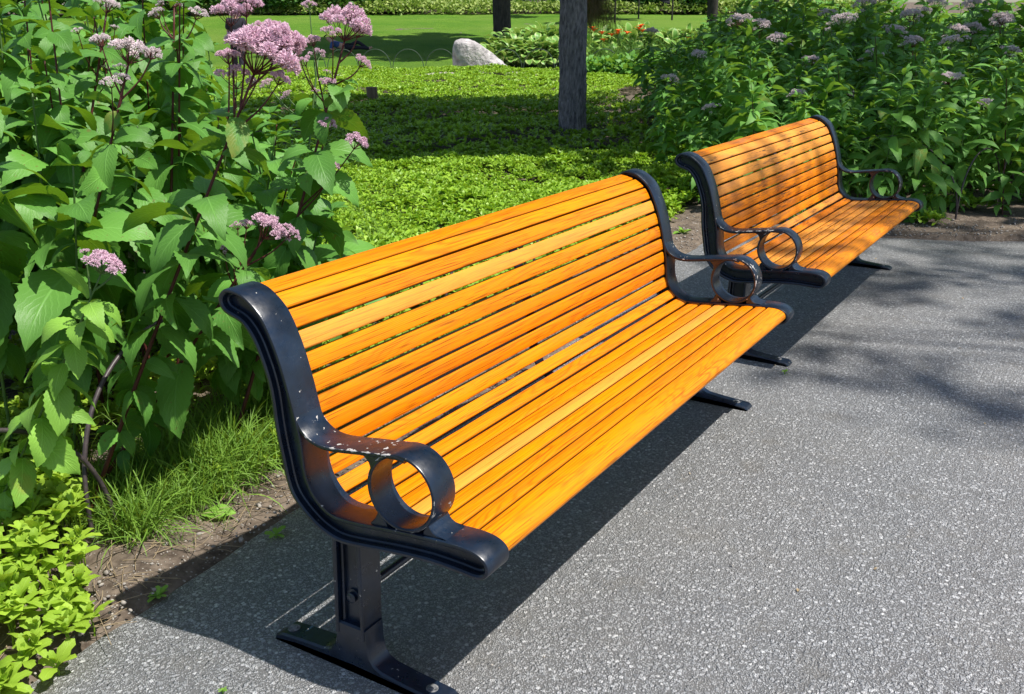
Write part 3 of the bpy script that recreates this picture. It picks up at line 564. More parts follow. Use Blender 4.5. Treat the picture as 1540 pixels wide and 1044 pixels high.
def make_plant(name, base, top, mats, rng, leaf=0.17, whorl=0.085, start=0.18, head=0.05, nper=4, tpls=None, red=True, bend=0.03, label=None, cat='plant', group=None, sub=14, dens=1.0, extra=(), loose=.07, side=True, taper_top=0.45, curve=None, stemr=0.006, droop_low=0.5, head_pale=False):
    base = np.array(base, float); top = np.array(top, float); H = np.linalg.norm(top-base)
    root = empty(name, tuple(base)); tag(root, label, cat, group); tpls = tpls or BIG
    o = top-base; b1 = np.array([rng.normal(0, bend), rng.normal(0, bend), 0])*H
    pts = catmull([np.zeros(3), o*0.33+b1*.8, o*0.66+b1, o], 6); sm = MB(); tube(sm, pts, np.linspace(stemr, stemr*0.45, len(pts)), 7)
    cum = np.concatenate([[0], np.cumsum(np.linalg.norm(np.diff(pts, axis=0), axis=1))]); tot = cum[-1]
    nw = max(3, int(tot*(1-start)/whorl)); P = []; A = []; Pi = []; Ro = []; Sz = []
    for i in range(nw):
        f = start+(0.985-start)*(i+rng.uniform(-.2, .2))/nw; s = f*tot; p = np.array([np.interp(s, cum, pts[:, q]) for q in range(3)]); q = (f-start)/(1-start)
        sz = leaf*(0.62+0.6*min(1, q*2.5))*(1-(1-taper_top)*max(0, (q-0.5)/0.5)**1.3); a0 = rng.random()*6.28
        for j in range(nper if q < .93 else nper+1):
            P.append(p); A.append(a0+j*6.283/nper+rng.normal(0, .25)); Pi.append(-droop_low*(1-q)+rng.normal(0.0, .25)+0.25*q); Ro.append(rng.normal(0, .35)); Sz.append(sz*rng.uniform(.6, 1.22))
    if head <= 0:
        for j in range(6): P.append(pts[-1]); A.append(j*2.4+rng.random()*.5); Pi.append(rng.uniform(.3, 1.1)); Ro.append(rng.normal(0, .3)); Sz.append(leaf*rng.uniform(.28, .5))
    lm = MB(); put_leaves(lm, tpls, np.array(P), np.array(A), np.array(Pi), np.array(Ro), np.array(Sz), rng)
    fo = lm.build('foliage', mats[0], root, smooth=180)
    if head > 0:
        pk = MB(); d = pts[-1]-pts[-3]; d /= np.linalg.norm(d); flower_head(pk, sm, pts[-1], head, rng, d, sub, dens, loose=loose)
        for (e, er, ef) in extra:
            e = np.array(e)-base; p = np.array([np.interp(ef*tot, cum, pts[:, q]) for q in range(3)]); dd = e-p; dd = dd/np.linalg.norm(dd); e0 = e-dd*er*.6
            quick_tube(sm, catmull([p, p*.5+e0*.5+np.array([dd[0], dd[1], 0])*.02, e0], 4), .0034, .0018, 5); flower_head(pk, sm, e0, er, rng, dd+np.array([0, 0, .5]), 9, dens*.9, .0011)
        if side:
            for k in range(rng.integers(2, 4)):
                f = rng.uniform(.80, .93); p = np.array([np.interp(f*tot, cum, pts[:, q]) for q in range(3)]); an = rng.random()*6.28; e = p+np.array([math.cos(an)*.07, math.sin(an)*.07, .13])*(head/0.05)**.5*rng.uniform(.7, 1.2)
                quick_tube(sm, catmull([p, (p+e)/2+np.array([math.cos(an)*.012, math.sin(an)*.012, -.01]), e], 3), 0.0026, 0.0015, 5); flower_head(pk, sm, e, head*rng.uniform(.32, .5), rng, (math.cos(an)*.3, math.sin(an)*.3, 1), 6, dens*.8, 0.001)
        pk.build('flower_head', M['pink_pale'] if head_pale else M['pink'], root, smooth=180)
    sm.build('stem', mats[1], root, smooth=180)
    return root
def copy_thing(o, loc, rz, sc, label=None):
    r = o.copy(); COL.objects.link(r); r.location = loc; r.rotation_euler = (rz[0], rz[1], rz[2]); r.scale = (sc, sc, sc)
    if label: r['label'] = label
    for c in o.children:
        d = c.copy(); COL.objects.link(d); d.parent = r
    return r
rg = np.random.default_rng(5)
# key plants of the left bed: (flower px,py,depth), (point lower on the stem px,py,depth), head radius, label ...
KEY = [((382, 112, 2.62), (278, 365, 2.62), .105, 20, 1.4, 'stem_red', 'joe', False, 'tall red-stemmed plant carrying the largest and fullest pink flower head'),
       ((518, 62, 3.15), (430, 290, 3.15), .085, 14, 1.0, 'stem_red', 'joe', False, 'red-stemmed pink-flowered plant leaning out over the lawn side, rightmost of the left bed'),
       ((193, 96, 2.9), (150, 240, 2.9), .060, 11, .8, 'stem_red', 'joe', True, 'dark-stemmed plant with a fading pink flower head at the upper left'),
       ((152, 412, 2.38), (170, 510, 2.36), .046, 14, .8, 'stem_green', 'joe_young', False, 'young light green plant with one small round pink flower head'),
       ((395, 360, 2.9), (340, 455, 2.9), .062, 12, .8, 'stem_red', 'joe', False, 'short plant whose pink flower head stands just above the near bench back'),
       ((160, 20, 3.3), (105, 270, 3.3), .045, 8, .7, 'stem_red', 'joe', True, 'tall plant with a greyish closed flower head by the top edge'),
       ((262, 12, 3.4), (258, 200, 3.4), .050, 8, .7, 'stem_red', 'joe', True, 'tall straight plant with a small faded flower head standing behind the full pink one'),
       ((478, 90, 3.6), (455, 260, 3.6), .035, 6, .7, 'stem_green', 'joe', False, 'slim plant with loose pale pink flower tufts at the edge of the left bed')]
def EX(dep, *a): return [(along(x, y, dep), r*dep/FPX, f) for x, y, r, f in a]
EXTRA = {0: EX(2.62, (347, 22, 30, .90), (345, 85, 20, .86), (432, 62, 36, .97), (425, 120, 18, .88), (372, 8, 30, .93)),
         1: EX(3.15, (543, 48, 18, .95), (495, 125, 15, .86), (495, 188, 15, .70), (540, 216, 20, .62), (470, 62, 14, .84), (548, 96, 14, .9), (505, 250, 10, .6)),
         2: EX(2.9, (150, 62, 18, .93), (232, 82, 16, .92), (186, 118, 14, .9)), 4: EX(2.9, (372, 338, 12, .85), (440, 352, 16, .9)), 3: EX(2.38, (176, 396, 10, .95), (128, 378, 8, .93)),
         6: EX(3.4, (235, 22, 14, .93), (300, 22, 16, .9)), 7: EX(3.6, (430, 145, 10, .85), (400, 128, 12, .82), (465, 8, 12, .95))}
for i, (a, b, hd, sub, dn, st, lf, pale, lab) in enumerate(KEY):
    T = along(*a); B = along(*b); d = (T-B)/(T[2]-B[2]); base = T-d*T[2]; base[:2] = np.clip(base[:2], T[:2]-0.45, T[:2]+0.45)
    if base[1] < 0.86: base[1] = 0.86+0.03*i
    young = lf == 'joe_young'
    make_plant('flowering_plant', base, T, (M[lf], M[st]), np.random.default_rng(100+i), leaf=0.165 if not young else 0.125, whorl=.10 if not young else .058, start=.25, head=hd, sub=sub, dens=dn, extra=EXTRA.get(i, ()), loose=.11 if i < 2 else .07, label=lab, bend=0.004, side=not young, head_pale=pale, stemr=.0075 if not young else .0045, taper_top=0.42 if not young else .6)
# the mass of leafy stems behind and between them
spots = []; r_ = np.random.default_rng(21); tries = 0
while len(spots) < 88 and tries < 9000:
    tries += 1; x = r_.uniform(-0.75, 2.5); y = r_.uniform(0.80, 3.3)
    d = depth(x, y); l = (x-CX)*RH[0]+(y-CY)*RH[1]; px = 770+l/d*FPX
    if px > 430 or px < -190: continue
    if (40 < px < 290 and d < 3.15) or (d < 2.5): continue
    if (y < 0.95 and px > 330) or (y < 1.08 and x < .8): continue
    if any((x-q[0])**2+(y-q[1])**2 < 0.155**2 for q in spots): continue
    spots.append((x, y, px))
kinds = ['broad-leaved green plant without flowers packed into the left bed']
for i, (x, y, px) in enumerate(spots):
    h = r_.uniform(1.0, 1.42)+0.16*(y-0.8)
    if px > 300: h *= 0.78-.10*min(1, (px-300)/130)
    if y < 1.15 and px > 60: h *= 0.80
    make_plant('leafy_plant', (x, y, 0.0), (x+r_.normal(-.01, .07), y+r_.normal(-.03, .07)-(.22 if y < 1.35 and px < 400 else 0), h), (M['joe'], M['stem_red' if r_.random() < .6 else 'stem_green']), np.random.default_rng(300+i), leaf=r_.uniform(.165, .25), whorl=.088, start=.30 if y > 1.3 else .44, head=0, label=kinds[0], group='leafy plants packed into the left bed', bend=.03, droop_low=.55)
# ------------------------------------------------------------------ shaded bed on the right
proto = []
for k in range(6):
    rr = np.random.default_rng(700+k); h = rr.uniform(1.0, 1.2)
    has = k < 2
    p = make_plant('bed_plant', (0, 0, 0), (rr.normal(0, .05), rr.normal(0, .05), h), (M['joe_far'], M['stem_green' if k % 2 else 'stem_red']), rr, leaf=.21, whorl=.066, start=.05, head=.092 if has else 0, tpls=MED, nper=5, label='x', sub=13, dens=.55, side=has, head_pale=True, stemr=.005, taper_top=.55, droop_low=.35)
    proto.append(p)
cnt = 0; r_ = np.random.default_rng(44); placed = []; used = set(); HD = []
def bed_edge_x(y): return np.interp(y, [-4.6, -2.9, -1.85, -1.15, -0.75, -0.25, 0.20, 0.58], [9, 7.2, 6.35, 5.92, 5.70, 5.52, 5.42, 5.22])
tries = 0
FL = [(1150, 20), (1300, 12), (1345, 30), (1395, 20), (1470, 25), (1500, 40), (1425, 100), (1320, 85), (1225, 75), (1160, 62), (1108, 12), (985, 50), (1010, 103), (1045, 85), (1199, 126), (1271, 40), (1274, 126), (1343, 50), (1378, 45), (1430, 68), (1480, 140), (1498, 64), (1515, 10), (1066, 162), (1365, 5), (1410, 10), (1533, 25), (1455, 12), (1240, 5), (1447, 50), (1525, 60)]
BEDLAB = 'leafy plant with a small greyish pink flower head in the shaded bed'; BEDLAB2 = 'dense green leafy plant without open flowers in the shaded bed'
for i, (px, py) in enumerate(FL):
    d = {10: 10.5, 11: 13, 12: 9.3, 13: 10.2, 23: 8.2}.get(i, r_.uniform(7.3, 9.0) if py > 90 else (r_.uniform(8.5, 11) if py > 35 else r_.uniform(10, 15))); t = along(px, py+8, d); sc = t[2]/1.16
    if sc < .55 or t[2] > 1.7: sc = max(.6, min(1.4, sc))
    k = i % 2; o = proto[k]; loc = (t[0], t[1], 0)
    placed.append((t[0], t[1])); HD.append((px, py, d))
    if k not in used: used.add(k); o.location = loc; o.scale = (sc,)*3; o.rotation_euler = (0, 0, i); o['label'] = BEDLAB; o['group'] = 'flowering plants of the shaded bed'
    else: q = copy_thing(o, loc, (0, 0, i*1.7), sc, BEDLAB)
while len(placed) < 300 and tries < 30000:
    tries += 1; d = r_.uniform(7.0, 19.5); px = r_.uniform(985, 1640); l = (px-770)/FPX*d; x, y = dl(d, l)
    if y < 0.95 and x < bed_edge_x(y)+0.30: continue
    if y >= .5 and x < 5.9 and y < 1.35: continue
    if px < 1040 and d < 8.5: continue
    if any((x-q[0])**2+(y-q[1])**2 < (0.225 if d < 12 else .36)**2 for q in placed): continue
    placed.append((x, y)); k = 2+len(placed) % 4; o = proto[k]
    top_max = 1.44+(30-(-12+ max(0, (1130-px))*0.60))/FPX*d/1.1       # skyline of the bed falls away to the left
    hh = min(r_.uniform(1.05, 1.42) if d < 11 else r_.uniform(1.45, 1.9), top_max-.05)
    if x < bed_edge_x(y)+.75 and y < 0.9: hh *= .8
    for (fx, fy, fd) in HD:
        if abs(px-fx) < 30 and d < fd+.1: hh = min(hh, 1.44-(fy+14-30)/1543*d)
    sc = max(.4, hh/1.10); loc = (x, y, -0.02); rz = (r_.normal(0, .10), r_.normal(0, .10), r_.random()*6.28)
    if k not in used: used.add(k); o.location = loc; o.scale = (sc,)*3; o.rotation_euler = rz; o['label'] = BEDLAB2; o['group'] = 'leafy plants of the shaded bed'
    else: copy_thing(o, loc, rz, sc, BEDLAB2)
# ------------------------------------------------------------------ ground cover
PL = [leaf_tpl(1, .44, 6, 2, d, .18, .12, .03, .85, .72, 0.3*s-.3, s) for s, d in enumerate([(0.55, -.45), (.30, -.8), (.85, -.1)])]
PLF = [leaf_tpl(1, .60, 2, 2, d, .18, 0, .0, .9, .75, 0.0, s) for s, d in enumerate([(0.5, -.35), (.25, -.7)])]
def rosettes(mb, P, size, tpls, nl, rng, tiers=2):
    n = len(P); A = []; Pt = []; Sz = []; PP = []
    a0 = rng.random(n)*6.28
    for j in range(nl):
        inner = j >= nl*0.55; A.append(a0+j*2.39996+rng.normal(0, .2, n)); Pt.append(rng.normal(.80 if inner else .10, .30, n)); Sz.append(size*(0.62 if inner else 1.0)*rng.uniform(.75, 1.15, n)); PP.append(P+np.array([0, 0, .012 if inner else 0]))
    A = np.concatenate(A); put_leaves(mb, tpls, np.concatenate(PP), A, np.concatenate(Pt), rng.normal(0, .15, len(A)), np.concatenate(Sz), rng)
def scatter(n, ok, dr, pxr, rng):
    """points spread evenly over the ground seen between two view angles"""
    D = np.sqrt(rng.uniform(dr[0]**2, dr[1]**2, n)); px = rng.uniform(pxr[0], pxr[1], n); l = (px-770)/FPX*D; X, Y = dl(D, l); m = ok(X, Y, D, px); return X[m], Y[m], D[m]
r_ = np.random.default_rng(8); mb = MB()
# bright patch beside the asphalt, bottom left
N = 1500; X = r_.uniform(-1.6, .42, N); Y = r_.uniform(.29, 1.55, N); cover = (Y > edge_y(X)-.035+.075*np.clip((X+.25)/.2, 0, 1)+.22*np.clip((X+.14)/.3, 0, 1)+0.05*(vnoise(X, Y, 7, 3)-.5))&(X < -.20+(Y-.42)*.62+.06*vnoise(X, Y, 6, 9)); X, Y = X[cover], Y[cover]
Zr = .028+.125*np.clip((Y-edge_y(X)-.03)/.28, 0, 1)**.8+.05*vnoise(X, Y, 6, 2)+r_.uniform(-.025, .025, len(X)); P = np.stack([X, Y, Zr], -1)
rosettes(mb, P, r_.uniform(.046, .074, len(P)), PL, 9, r_)
for p in P[::2]: quick_tube(mb, [(p[0], p[1], 0), (p[0]+.004, p[1], p[2]*.6), tuple(p)], .0028, .002, 4)
tag(mb.build('ground_cover', M['pachy'], smooth=180), 'bright yellow-green ground cover spilling over the path edge at the lower left', 'ground cover', kind='stuff')
# shaded understorey below the tall plants, and the wide carpet beyond the benches
mb = MB(); N = 4200; X = r_.uniform(-.1, 5.2, N); Y = r_.uniform(.62, 2.4, N); c = (Y > edge_y(X)+.28+.16*vnoise(X, Y, 5, 4)+.45*np.exp(-((X-2.2)/.5)**2)*0)&((X > .9)|(Y > 1.25)); X, Y = X[c], Y[c]
P = np.stack([X, Y, .06+.07*vnoise(X, Y, 4, 4)+r_.uniform(-.02, .02, len(X))], -1); rosettes(mb, P, .052*np.ones(len(P)), PL, 8, r_)
N = 120; X = r_.uniform(.45, 1.0, N); Y = edge_y(X)+r_.uniform(.22, .5, N); rosettes(mb, np.stack([X, Y, r_.uniform(.03, .10, N)], -1), r_.uniform(.025, .045, N), PL, 7, r_)
tag(mb.build('ground_cover', M['pachy'], smooth=180), 'low leafy ground cover along the soil strip behind the benches', 'ground cover', kind='stuff')
def okc(X, Y, D, px):
    gap = (np.hypot((X-ground_at(965, 152)[0])/2.6, (Y-ground_at(965, 152)[1])/1.0) < 1)&(px > 925)
    bare = np.hypot(X-10.6, Y-3.7) < .7
    near = Y > edge_y(X)+.45
    right = px < 1070
    return near&right&~gap&(~bare|(r_.random(len(X)) < .25))
mb = MB(); X, Y, D = scatter(15000, okc, (4.6, 10.5), (300, 1110), r_)
P = np.stack([X, Y, .05+.10*vnoise(X, Y, 1.6, 4)+.10*vnoise(X, Y, 4.2, 5)**1.5+r_.uniform(-.02, .02, len(X))], -1); rosettes(mb, P, .046+.040*vnoise(X, Y, 2.3, 12), PLF+[PL[0]], 7, r_)
X, Y, D = scatter(36000, okc, (10.3, 27.0), (60, 1110), r_)
P = np.stack([X, Y, .02+.20*vnoise(X, Y, .8, 4)+.12*vnoise(X, Y, 3.1, 5)+.02*r_.random(len(X))], -1); rosettes(mb, P, .062+.045*vnoise(X, Y, 1.5, 12), PLF, 6, r_)
tag(mb.build('ground_cover', M['pachy_far'], smooth=180), 'wide carpet of low green ground cover stretching back to the far path', 'ground cover', kind='stuff')
# ------------------------------------------------------------------ grass tufts
BL = [leaf_tpl(1, .017, 7, 2, d, .4, 0, 0, .25, .5, tw, s) for s, (d, tw) in enumerate([((1.45, -.3), .2), ((1.3, -.9), -.3), ((1.5, .5), .1), ((1.1, -1.2), .3), ((1.55, .9), 0)])]
def tuft(mb, p, n, L, rng, spread=.03):
    P = np.array(p)+np.stack([rng.normal(0, spread, n), rng.normal(0, spread, n), np.zeros(n)], -1); put_leaves(mb, BL, P, rng.random(n)*6.28, rng.normal(-.1, .22, n), rng.normal(0, .3, n), L*rng.uniform(.5, 1.15, n), rng)
mb = MB()
for i in range(95):
    x = r_.uniform(.10, 1.25); y = edge_y(np.array(x))+.25+abs(r_.normal(0, .25)); tuft(mb, (x, y, .012), 80, r_.uniform(.16, .26), r_)
for i in range(110):
    g = ground_at(r_.uniform(495, 590), r_.uniform(330, 415)); tuft(mb, (g[0], g[1], .01), 55, r_.uniform(.16, .25), r_, .05)
for i in range(16):
    x = r_.uniform(.0, 1.4); y = edge_y(np.array(x))+r_.uniform(.1, .35); tuft(mb, (x, y, .01), 9, r_.uniform(.07, .13), r_, .012)
tag(mb.build('grass', M['grass'], smooth=180), 'fine arching grass at the foot of the left plants and behind the near bench', 'grass', kind='stuff')
# ------------------------------------------------------------------ loose things on the soil strip
n = 1500; X = r_.uniform(-.9, 6.5, n); Y = edge_y(X)+np.abs(r_.normal(.14, .12, n))-.015; P = np.stack([X, Y, .012+.05*vnoise(X, Y, 2.2, 1)*1.0-.004], -1)
stones('pebbles', P, .0035+.0075*r_.random(n)**2.6, M['pebble'], 'pale pebbles scattered along the soil strip by the path', 'pebbles')
n = 900; Y = r_.uniform(-2.6, .4, n); X = bed_edge_x(Y)+np.abs(r_.normal(.25, .25, n)); stones('pebbles', np.stack([X, Y, .025+.03*vnoise(X, Y, 2.5, 4)], -1), .004+.009*r_.random(n)**2.6, M['pebble'], 'pale pebbles on the shaded soil beyond the second bench', 'pebbles')
n = 2600; D = np.sqrt(r_.uniform(1.9**2, 6.0**2, n)); l = r_.uniform(-.6, .56, n)*D; X, Y = dl(D, l); m = (Y < edge_y(X)-.02)&(X < bed_edge_x(Y)-.05); X, Y = X[m], Y[m]
stones('loose_chips', np.stack([X, Y, np.full(len(X), .0125)], -1), .0015+.0026*r_.random(len(X))**2, M['pebble'], 'tiny loose stone chips lying on the asphalt', 'stone chips')
mb = MB()
for i in range(420):
    x = r_.uniform(-.5, 3.6) if i < 370 else r_.uniform(5.2, 6.6); y = edge_y(np.array(x))+abs(r_.normal(.13, .10)); an = r_.normal(.1, 1.0); L = r_.uniform(.03, .15); p = np.array([x, y, .045]); q = p+np.array([math.cos(an)*L, math.sin(an)*L, r_.normal(0, .008)]); quick_tube(mb, catmull([p, (p+q)/2+r_.normal(0, .006, 3), q], 3), .0013, .0008, 4)
tag(mb.build('dry_litter', M['straw'], smooth=180), 'dry straw and twig litter on the bare soil', 'litter', kind='stuff')
mb = MB(); n = 150; D = np.sqrt(r_.uniform(2.2**2, 7.0**2, n)); l = r_.uniform(-.55, .56, n)*D; X, Y = dl(D, l); m = (Y < edge_y(X)-.03)&(X < bed_edge_x(Y)-.05); X, Y = X[m], Y[m]; n = len(X)
put_leaves(mb, [leaf_tpl(1, .5, 4, 2, (.5, -.6), .3, 0, .05, .6, .8, .6, 1)], np.stack([X, Y, np.full(n, .015)], -1), r_.random(n)*6.28, r_.normal(0, .1, n), r_.normal(0, .3, n), r_.uniform(.006, .018, n), r_)
tag(mb.build('leaf_litter', M['straw'], smooth=180), 'small dry leaf scraps and petals scattered on the asphalt', 'litter', kind='stuff')
def one_leaf(name, px, py, size, rz, lab, mat='joe_young', z=.05):
    g = ground_at(px, py, z); mb = MB(); t = leaf_tpl(1, .62, 20, 4, (.25, -.35), .12, .05, .03, .5, .8, .3, 3, stalk=.05); mb.inst(t, rotz(np.array([rz]))*size, np.zeros((1, 3))); o = mb.build(name, M[mat], smooth=180); o.location = g; tag(o, lab, 'leaf'); return o
one_leaf('fallen_leaf', 300, 775, .105, -.9, 'single bright green serrated leaf lying on the soil edge', z=.03)
def weed(px, py, n, s, lab, z=.02):
    g = ground_at(px, py, z); mb = MB(); put_leaves(mb, PL, np.tile([[0, 0, 0.0]], (n, 1)), np.arange(n)*2.4, r_.normal(.15, .1, n), r_.normal(0, .1, n), s*r_.uniform(.7, 1.1, n), r_); quick_tube(mb, [(0, 0, -.02), (0, 0, .004)], .002, .002, 4)
    o = mb.build('weed', M['joe_young'], smooth=180); o.location = g; tag(o, lab, 'weed')
weed(415, 805, 6, .045, 'small green weed growing at the asphalt edge beside the near bench end'); weed(238, 897, 8, .038, 'tiny rosette weed on the soil near the lower left corner'); weed(1026, 352, 10, .08, 'little seedling on the bare soil between the two benches', .03); weed(335, 1040, 5, .02, 'tiny seedling in a stain on the asphalt at the bottom of the picture'); weed(1180, 560, 6, .022, 'tiny tuft of weed at the foot of the second bench')
# clumps at the skirt of the shaded bed
for i, (px, py) in enumerate([(1365, 335), (1405, 322), (1462, 322), (1500, 300), (1390, 345)]):
    g = ground_at(px, py); mb = MB(); n = 26; P = np.stack([r_.normal(0, .055, n), r_.normal(0, .055, n), .06+.05*r_.random(n)], -1); rosettes(mb, P, .06*np.ones(n), PL, 7, r_); o = mb.build('low_plant', M['pachy_far'], smooth=180); o.location = (g[0], g[1], 0); tag(o, 'low light green clump at the foot of the shaded bed by the path', 'plant', 'low clumps edging the shaded bed')
# ------------------------------------------------------------------ wire hoop edging
def hoop(p, q, h, r, mat, label, group, lean=(0, 0)):
    p = np.array(p, float); q = np.array(q, float); pts = []
    for a in np.linspace(0, math.pi, 25):
        s = (1-math.cos(a))/2; m = p*(1-s)+q*s; pts.append((m[0]+lean[0]*math.sin(a), m[1]+lean[1]*math.sin(a), h*math.sin(a)**.75 if 0 < a < math.pi-1e-6 else -.05))
    mb = MB(); tube(mb, catmull(np.array(pts)-p*[1, 1, 0], 2), r, 7); o = mb.build('wire_hoop', mat, smooth=180); o.location = (p[0], p[1], 0); tag(o, label, 'garden edging', group); return o
a = ground_at(180, 815); b = ground_at(145, 832)
hoop(a[:2].tolist()+[0], (a[0]-.86, a[1]-.03, 0), .47, .0072, M['wire'], 'brown metal hoop edging arching off the left side of the picture', 'metal hoops edging the left bed', (0, .05))
hoop(b[:2].tolist()+[0], (b[0]+.95, b[1]+.10, 0), .56, .0072, M['wire'], 'brown metal hoop edging that rises through the leaves behind the near bench end', 'metal hoops edging the left bed', (0, .10))
for i in range(1, 4):
    hoop((b[0]+.95*i+.05, b[1]+.09*i, 0), (b[0]+.95*(i+1), b[1]+.09*(i+1), 0), .5, .0065, M['wire'], 'dark metal hoop edging behind the bench backs', 'metal hoops edging the left bed')
rp = [ground_at(*p) for p in ((1240, 300), (1436, 338), (1497, 318), (1540, 285))]
for i in range(3): hoop(rp[i], rp[i+1], .58 if i < 1 else .52, .006, M['wire'], ['dark metal hoop edging beside the far end of the second bench', 'dark metal hoop edging in the shaded bed, near the right edge', 'dark metal hoop edging at the far right in shade'][i], 'metal hoops edging the shaded bed')
for i in range(14):
    if i == 13: continue
    px = 395+i*49; pa = ground_at(px, 111); pb = ground_at(px+47, 111); hoop(pa, pb, .66, .011, M['wire_green'], 'thin green wire hoop edging along the far side of the ground cover', 'green wire hoops along the far path')
# ------------------------------------------------------------------ trees
RID = np.random.default_rng(2).random(997)
def trunk_mesh(pts, rad, seg=20, seed=0, wob=.06, ridge=0):
    pts = catmull(pts, 8 if not ridge else 60); n = len(pts); rad = np.interp(np.linspace(0, 1, n), np.linspace(0, 1, len(rad)), rad); mb = MB(); V = []; F = []
    for i, p in enumerate(pts):
        for k in range(seg):
            a = 2*math.pi*k/seg; r = rad[i]*(1+wob*math.sin(3*a+seed)+wob*.6*math.sin(7*a+p[2]*2+seed)+.03*math.sin(p[2]*9+a*5)); r += ridge*rad[i]*(RID[(k*7+int(p[2]*14+3*math.sin(k)))%997]-.5) if ridge else 0; V.append((p[0]+r*math.cos(a), p[1]+r*math.sin(a), p[2]))
    F = [[i*seg+k, i*seg+(k+1) % seg, (i+1)*seg+(k+1) % seg, (i+1)*seg+k] for i in range(n-1) for k in range(seg)]+[[(n-1)*seg+k for k in range(seg)]]
    mb.add(V, F); return mb, pts
CL = [leaf_tpl(1, .55, 2, 1, (.3, -.4), .2, 0, 0, .5, .9, 0, s) for s in range(2)]
def tree(name, base, th, rad, ccen, crad, nleaf, leaf, label, cat='tree', mat='crown', bark='bark', seed=0, lean=(0, 0), clumps=40, group=None, limbs=7):
    r = np.random.default_rng(seed); root = empty(name, base); tag(root, label, cat, group)
    mb, pts = trunk_mesh([(0, 0, -.1), (lean[0]*.1, lean[1]*.1, .3), (lean[0]*.45, lean[1]*.45, th*.45), (lean[0], lean[1], th)], [rad*1.5, rad*1.10, rad, rad*.93, rad*.75, rad*.4], seed=seed, seg=56 if name == 'pine_tree' else 20, ridge=.16 if name == 'pine_tree' else 0)
    for k in range(limbs):
        f = r.uniform(.5, .98); p = pts[int(f*(len(pts)-1))]; an = k*2.4+r.random(); e = np.array(ccen)+np.array([math.cos(an)*crad[0]*.7, math.sin(an)*crad[1]*.7, r.uniform(-.5, .5)*crad[2]]); quick_tube(mb, catmull([p, p*.55+e*.45+[0, 0, .3], e], 5), rad*.33, .02, 7)
    mb.build('trunk', M[bark], root, smooth=180)
    cc = r.normal(0, 1, (clumps, 3)); cc /= np.linalg.norm(cc, axis=1)[:, None]; cc = cc*(r.random((clumps, 1))**.45)*np.array(crad)*.85+np.array(ccen)
    idx = r.integers(0, clumps, nleaf); cr = min(crad)*.30; q = r.normal(0, 1, (nleaf, 3)); q /= np.linalg.norm(q, axis=1)[:, None]; P = cc[idx]+q*cr*(r.random((nleaf, 1))**.4)*r.uniform(.7, 1.3, (clumps, 1))[idx]
    lm = MB(); put_leaves(lm, CL, P, r.random(nleaf)*6.28, r.normal(0, .5, nleaf), r.normal(0, .6, nleaf), leaf*r.uniform(.7, 1.3, nleaf), r); lm.build('crown', M[mat], root, smooth=180); return root
g = ground_at(862, 205, .13)
tree('pine_tree', (g[0], g[1], 0), 9, .152, (0, 0, 5.6), (4.3, 4.3, 2.3), 30000, .30, 'grey-barked tree standing in the ground cover, its straight trunk the largest in view', seed=3, lean=(-.30, -.05), clumps=110)
def at(px, d): l = (px-770)/FPX*(d*.9476+.42); x, y = dl(d, l); return (x, y, float(terrain(x, y)))
tree('slender_tree', at(872, 15.5), 7, .085, (0, 0, 6.5), (1.5, 1.5, 1.5), 1800, .25, 'thin brownish tree just behind the large grey trunk', seed=5, bark='stump', clumps=25, limbs=4)
tree('shade_tree', at(757, 38), 12, .33, (0, 0, 9), (7.0, 7.0, 3.2), 22000, .5, 'dark-trunked tree out on the lawn behind the hostas', seed=8, bark='bark_dark', clumps=90)
tree('park_tree', at(1069, 36), 9, .19, (0, 0, 7), (2.5, 2.5, 2), 4000, .4, 'slim dark tree behind the shaded flower bed, against the beige wall', seed=9, bark='bark_dark', clumps=40)
# trees outside the picture whose shade falls into it
tree('overhanging_tree', (6.8, -11.2, 0), 14, .15, (0.1, 1.6, 16.5), (3.3, 2.4, 1.4), 1500, .20, 'leafy tree across the path casting dappled shade on the asphalt', seed=11, clumps=60)
tree('overhanging_tree', (5.2, -8, 0), 12, .12, (.5, 1.4, 13.5), (1.9, 1.2, 1), 300, .16, 'small leafy tree across the path whose few leaves dapple the second bench', seed=17, clumps=24, limbs=4)
tree('overhanging_tree', (9.6, -5.6, 0), 8, .25, (0.3, 3.2, 6.8), (3.6, 4.6, 1.6), 4600, .24, 'large tree to the right casting shade over the second bench and flower bed', seed=12, clumps=85)
tree('overhanging_tree', (13.5, -2.6, 0), 8, .25, (0.3, 2.6, 7.4), (3.4, 4.2, 1.8), 4600, .26, 'large tree beyond the right edge shading the back of the flower bed', seed=13, clumps=85)
for i, (px, d, r0) in enumerate([(925, 52, .045), (850, 57, .08), (1163, 40, .12), (1225, 58, .08), (960, 56, .04), (1010, 54, .045)]):
    tree('young_tree', at(px, d), 5, r0, (0, 0, 5.5), (1.3, 1.3, 1.2), 700, .35, ['thin young tree in front of the beige wall', 'thin young tree standing behind the large trunk', 'slim trunk rising behind the shaded bed, left of the pair', 'slim trunk rising behind the shaded bed, right of the pair', 'spindly young tree near the black box', 'spindly young tree right of the black box'][i], seed=20+i, bark='bark_dark', clumps=14, limbs=3)
# rusty conifer spray hanging beside the trunk
mb = MB(); r2 = np.random.default_rng(3)
for k in range(26):
    p0 = along(878, -40, 14.2); p1 = along(r2.uniform(872, 925), r2.uniform(0, 40), 14.2+r2.normal(0, .2)); P = catmull([p0, (p0+p1)/2+[0, 0, .03], p1], 4)
    quick_tube(mb, P, .006, .003, 4)
    for q in P[3:]:
        n = 30; put_leaves(mb, BL, q+r2.normal(0, .015, (n, 3)), r2.random(n)*6.28, r2.normal(-1.2, .6, n), np.zeros(n), np.full(n, .24), r2)
tag(mb.build('conifer_branch', M['needle'], smooth=180), 'drooping rusty green conifer branch at the top beside the large trunk', 'branch')
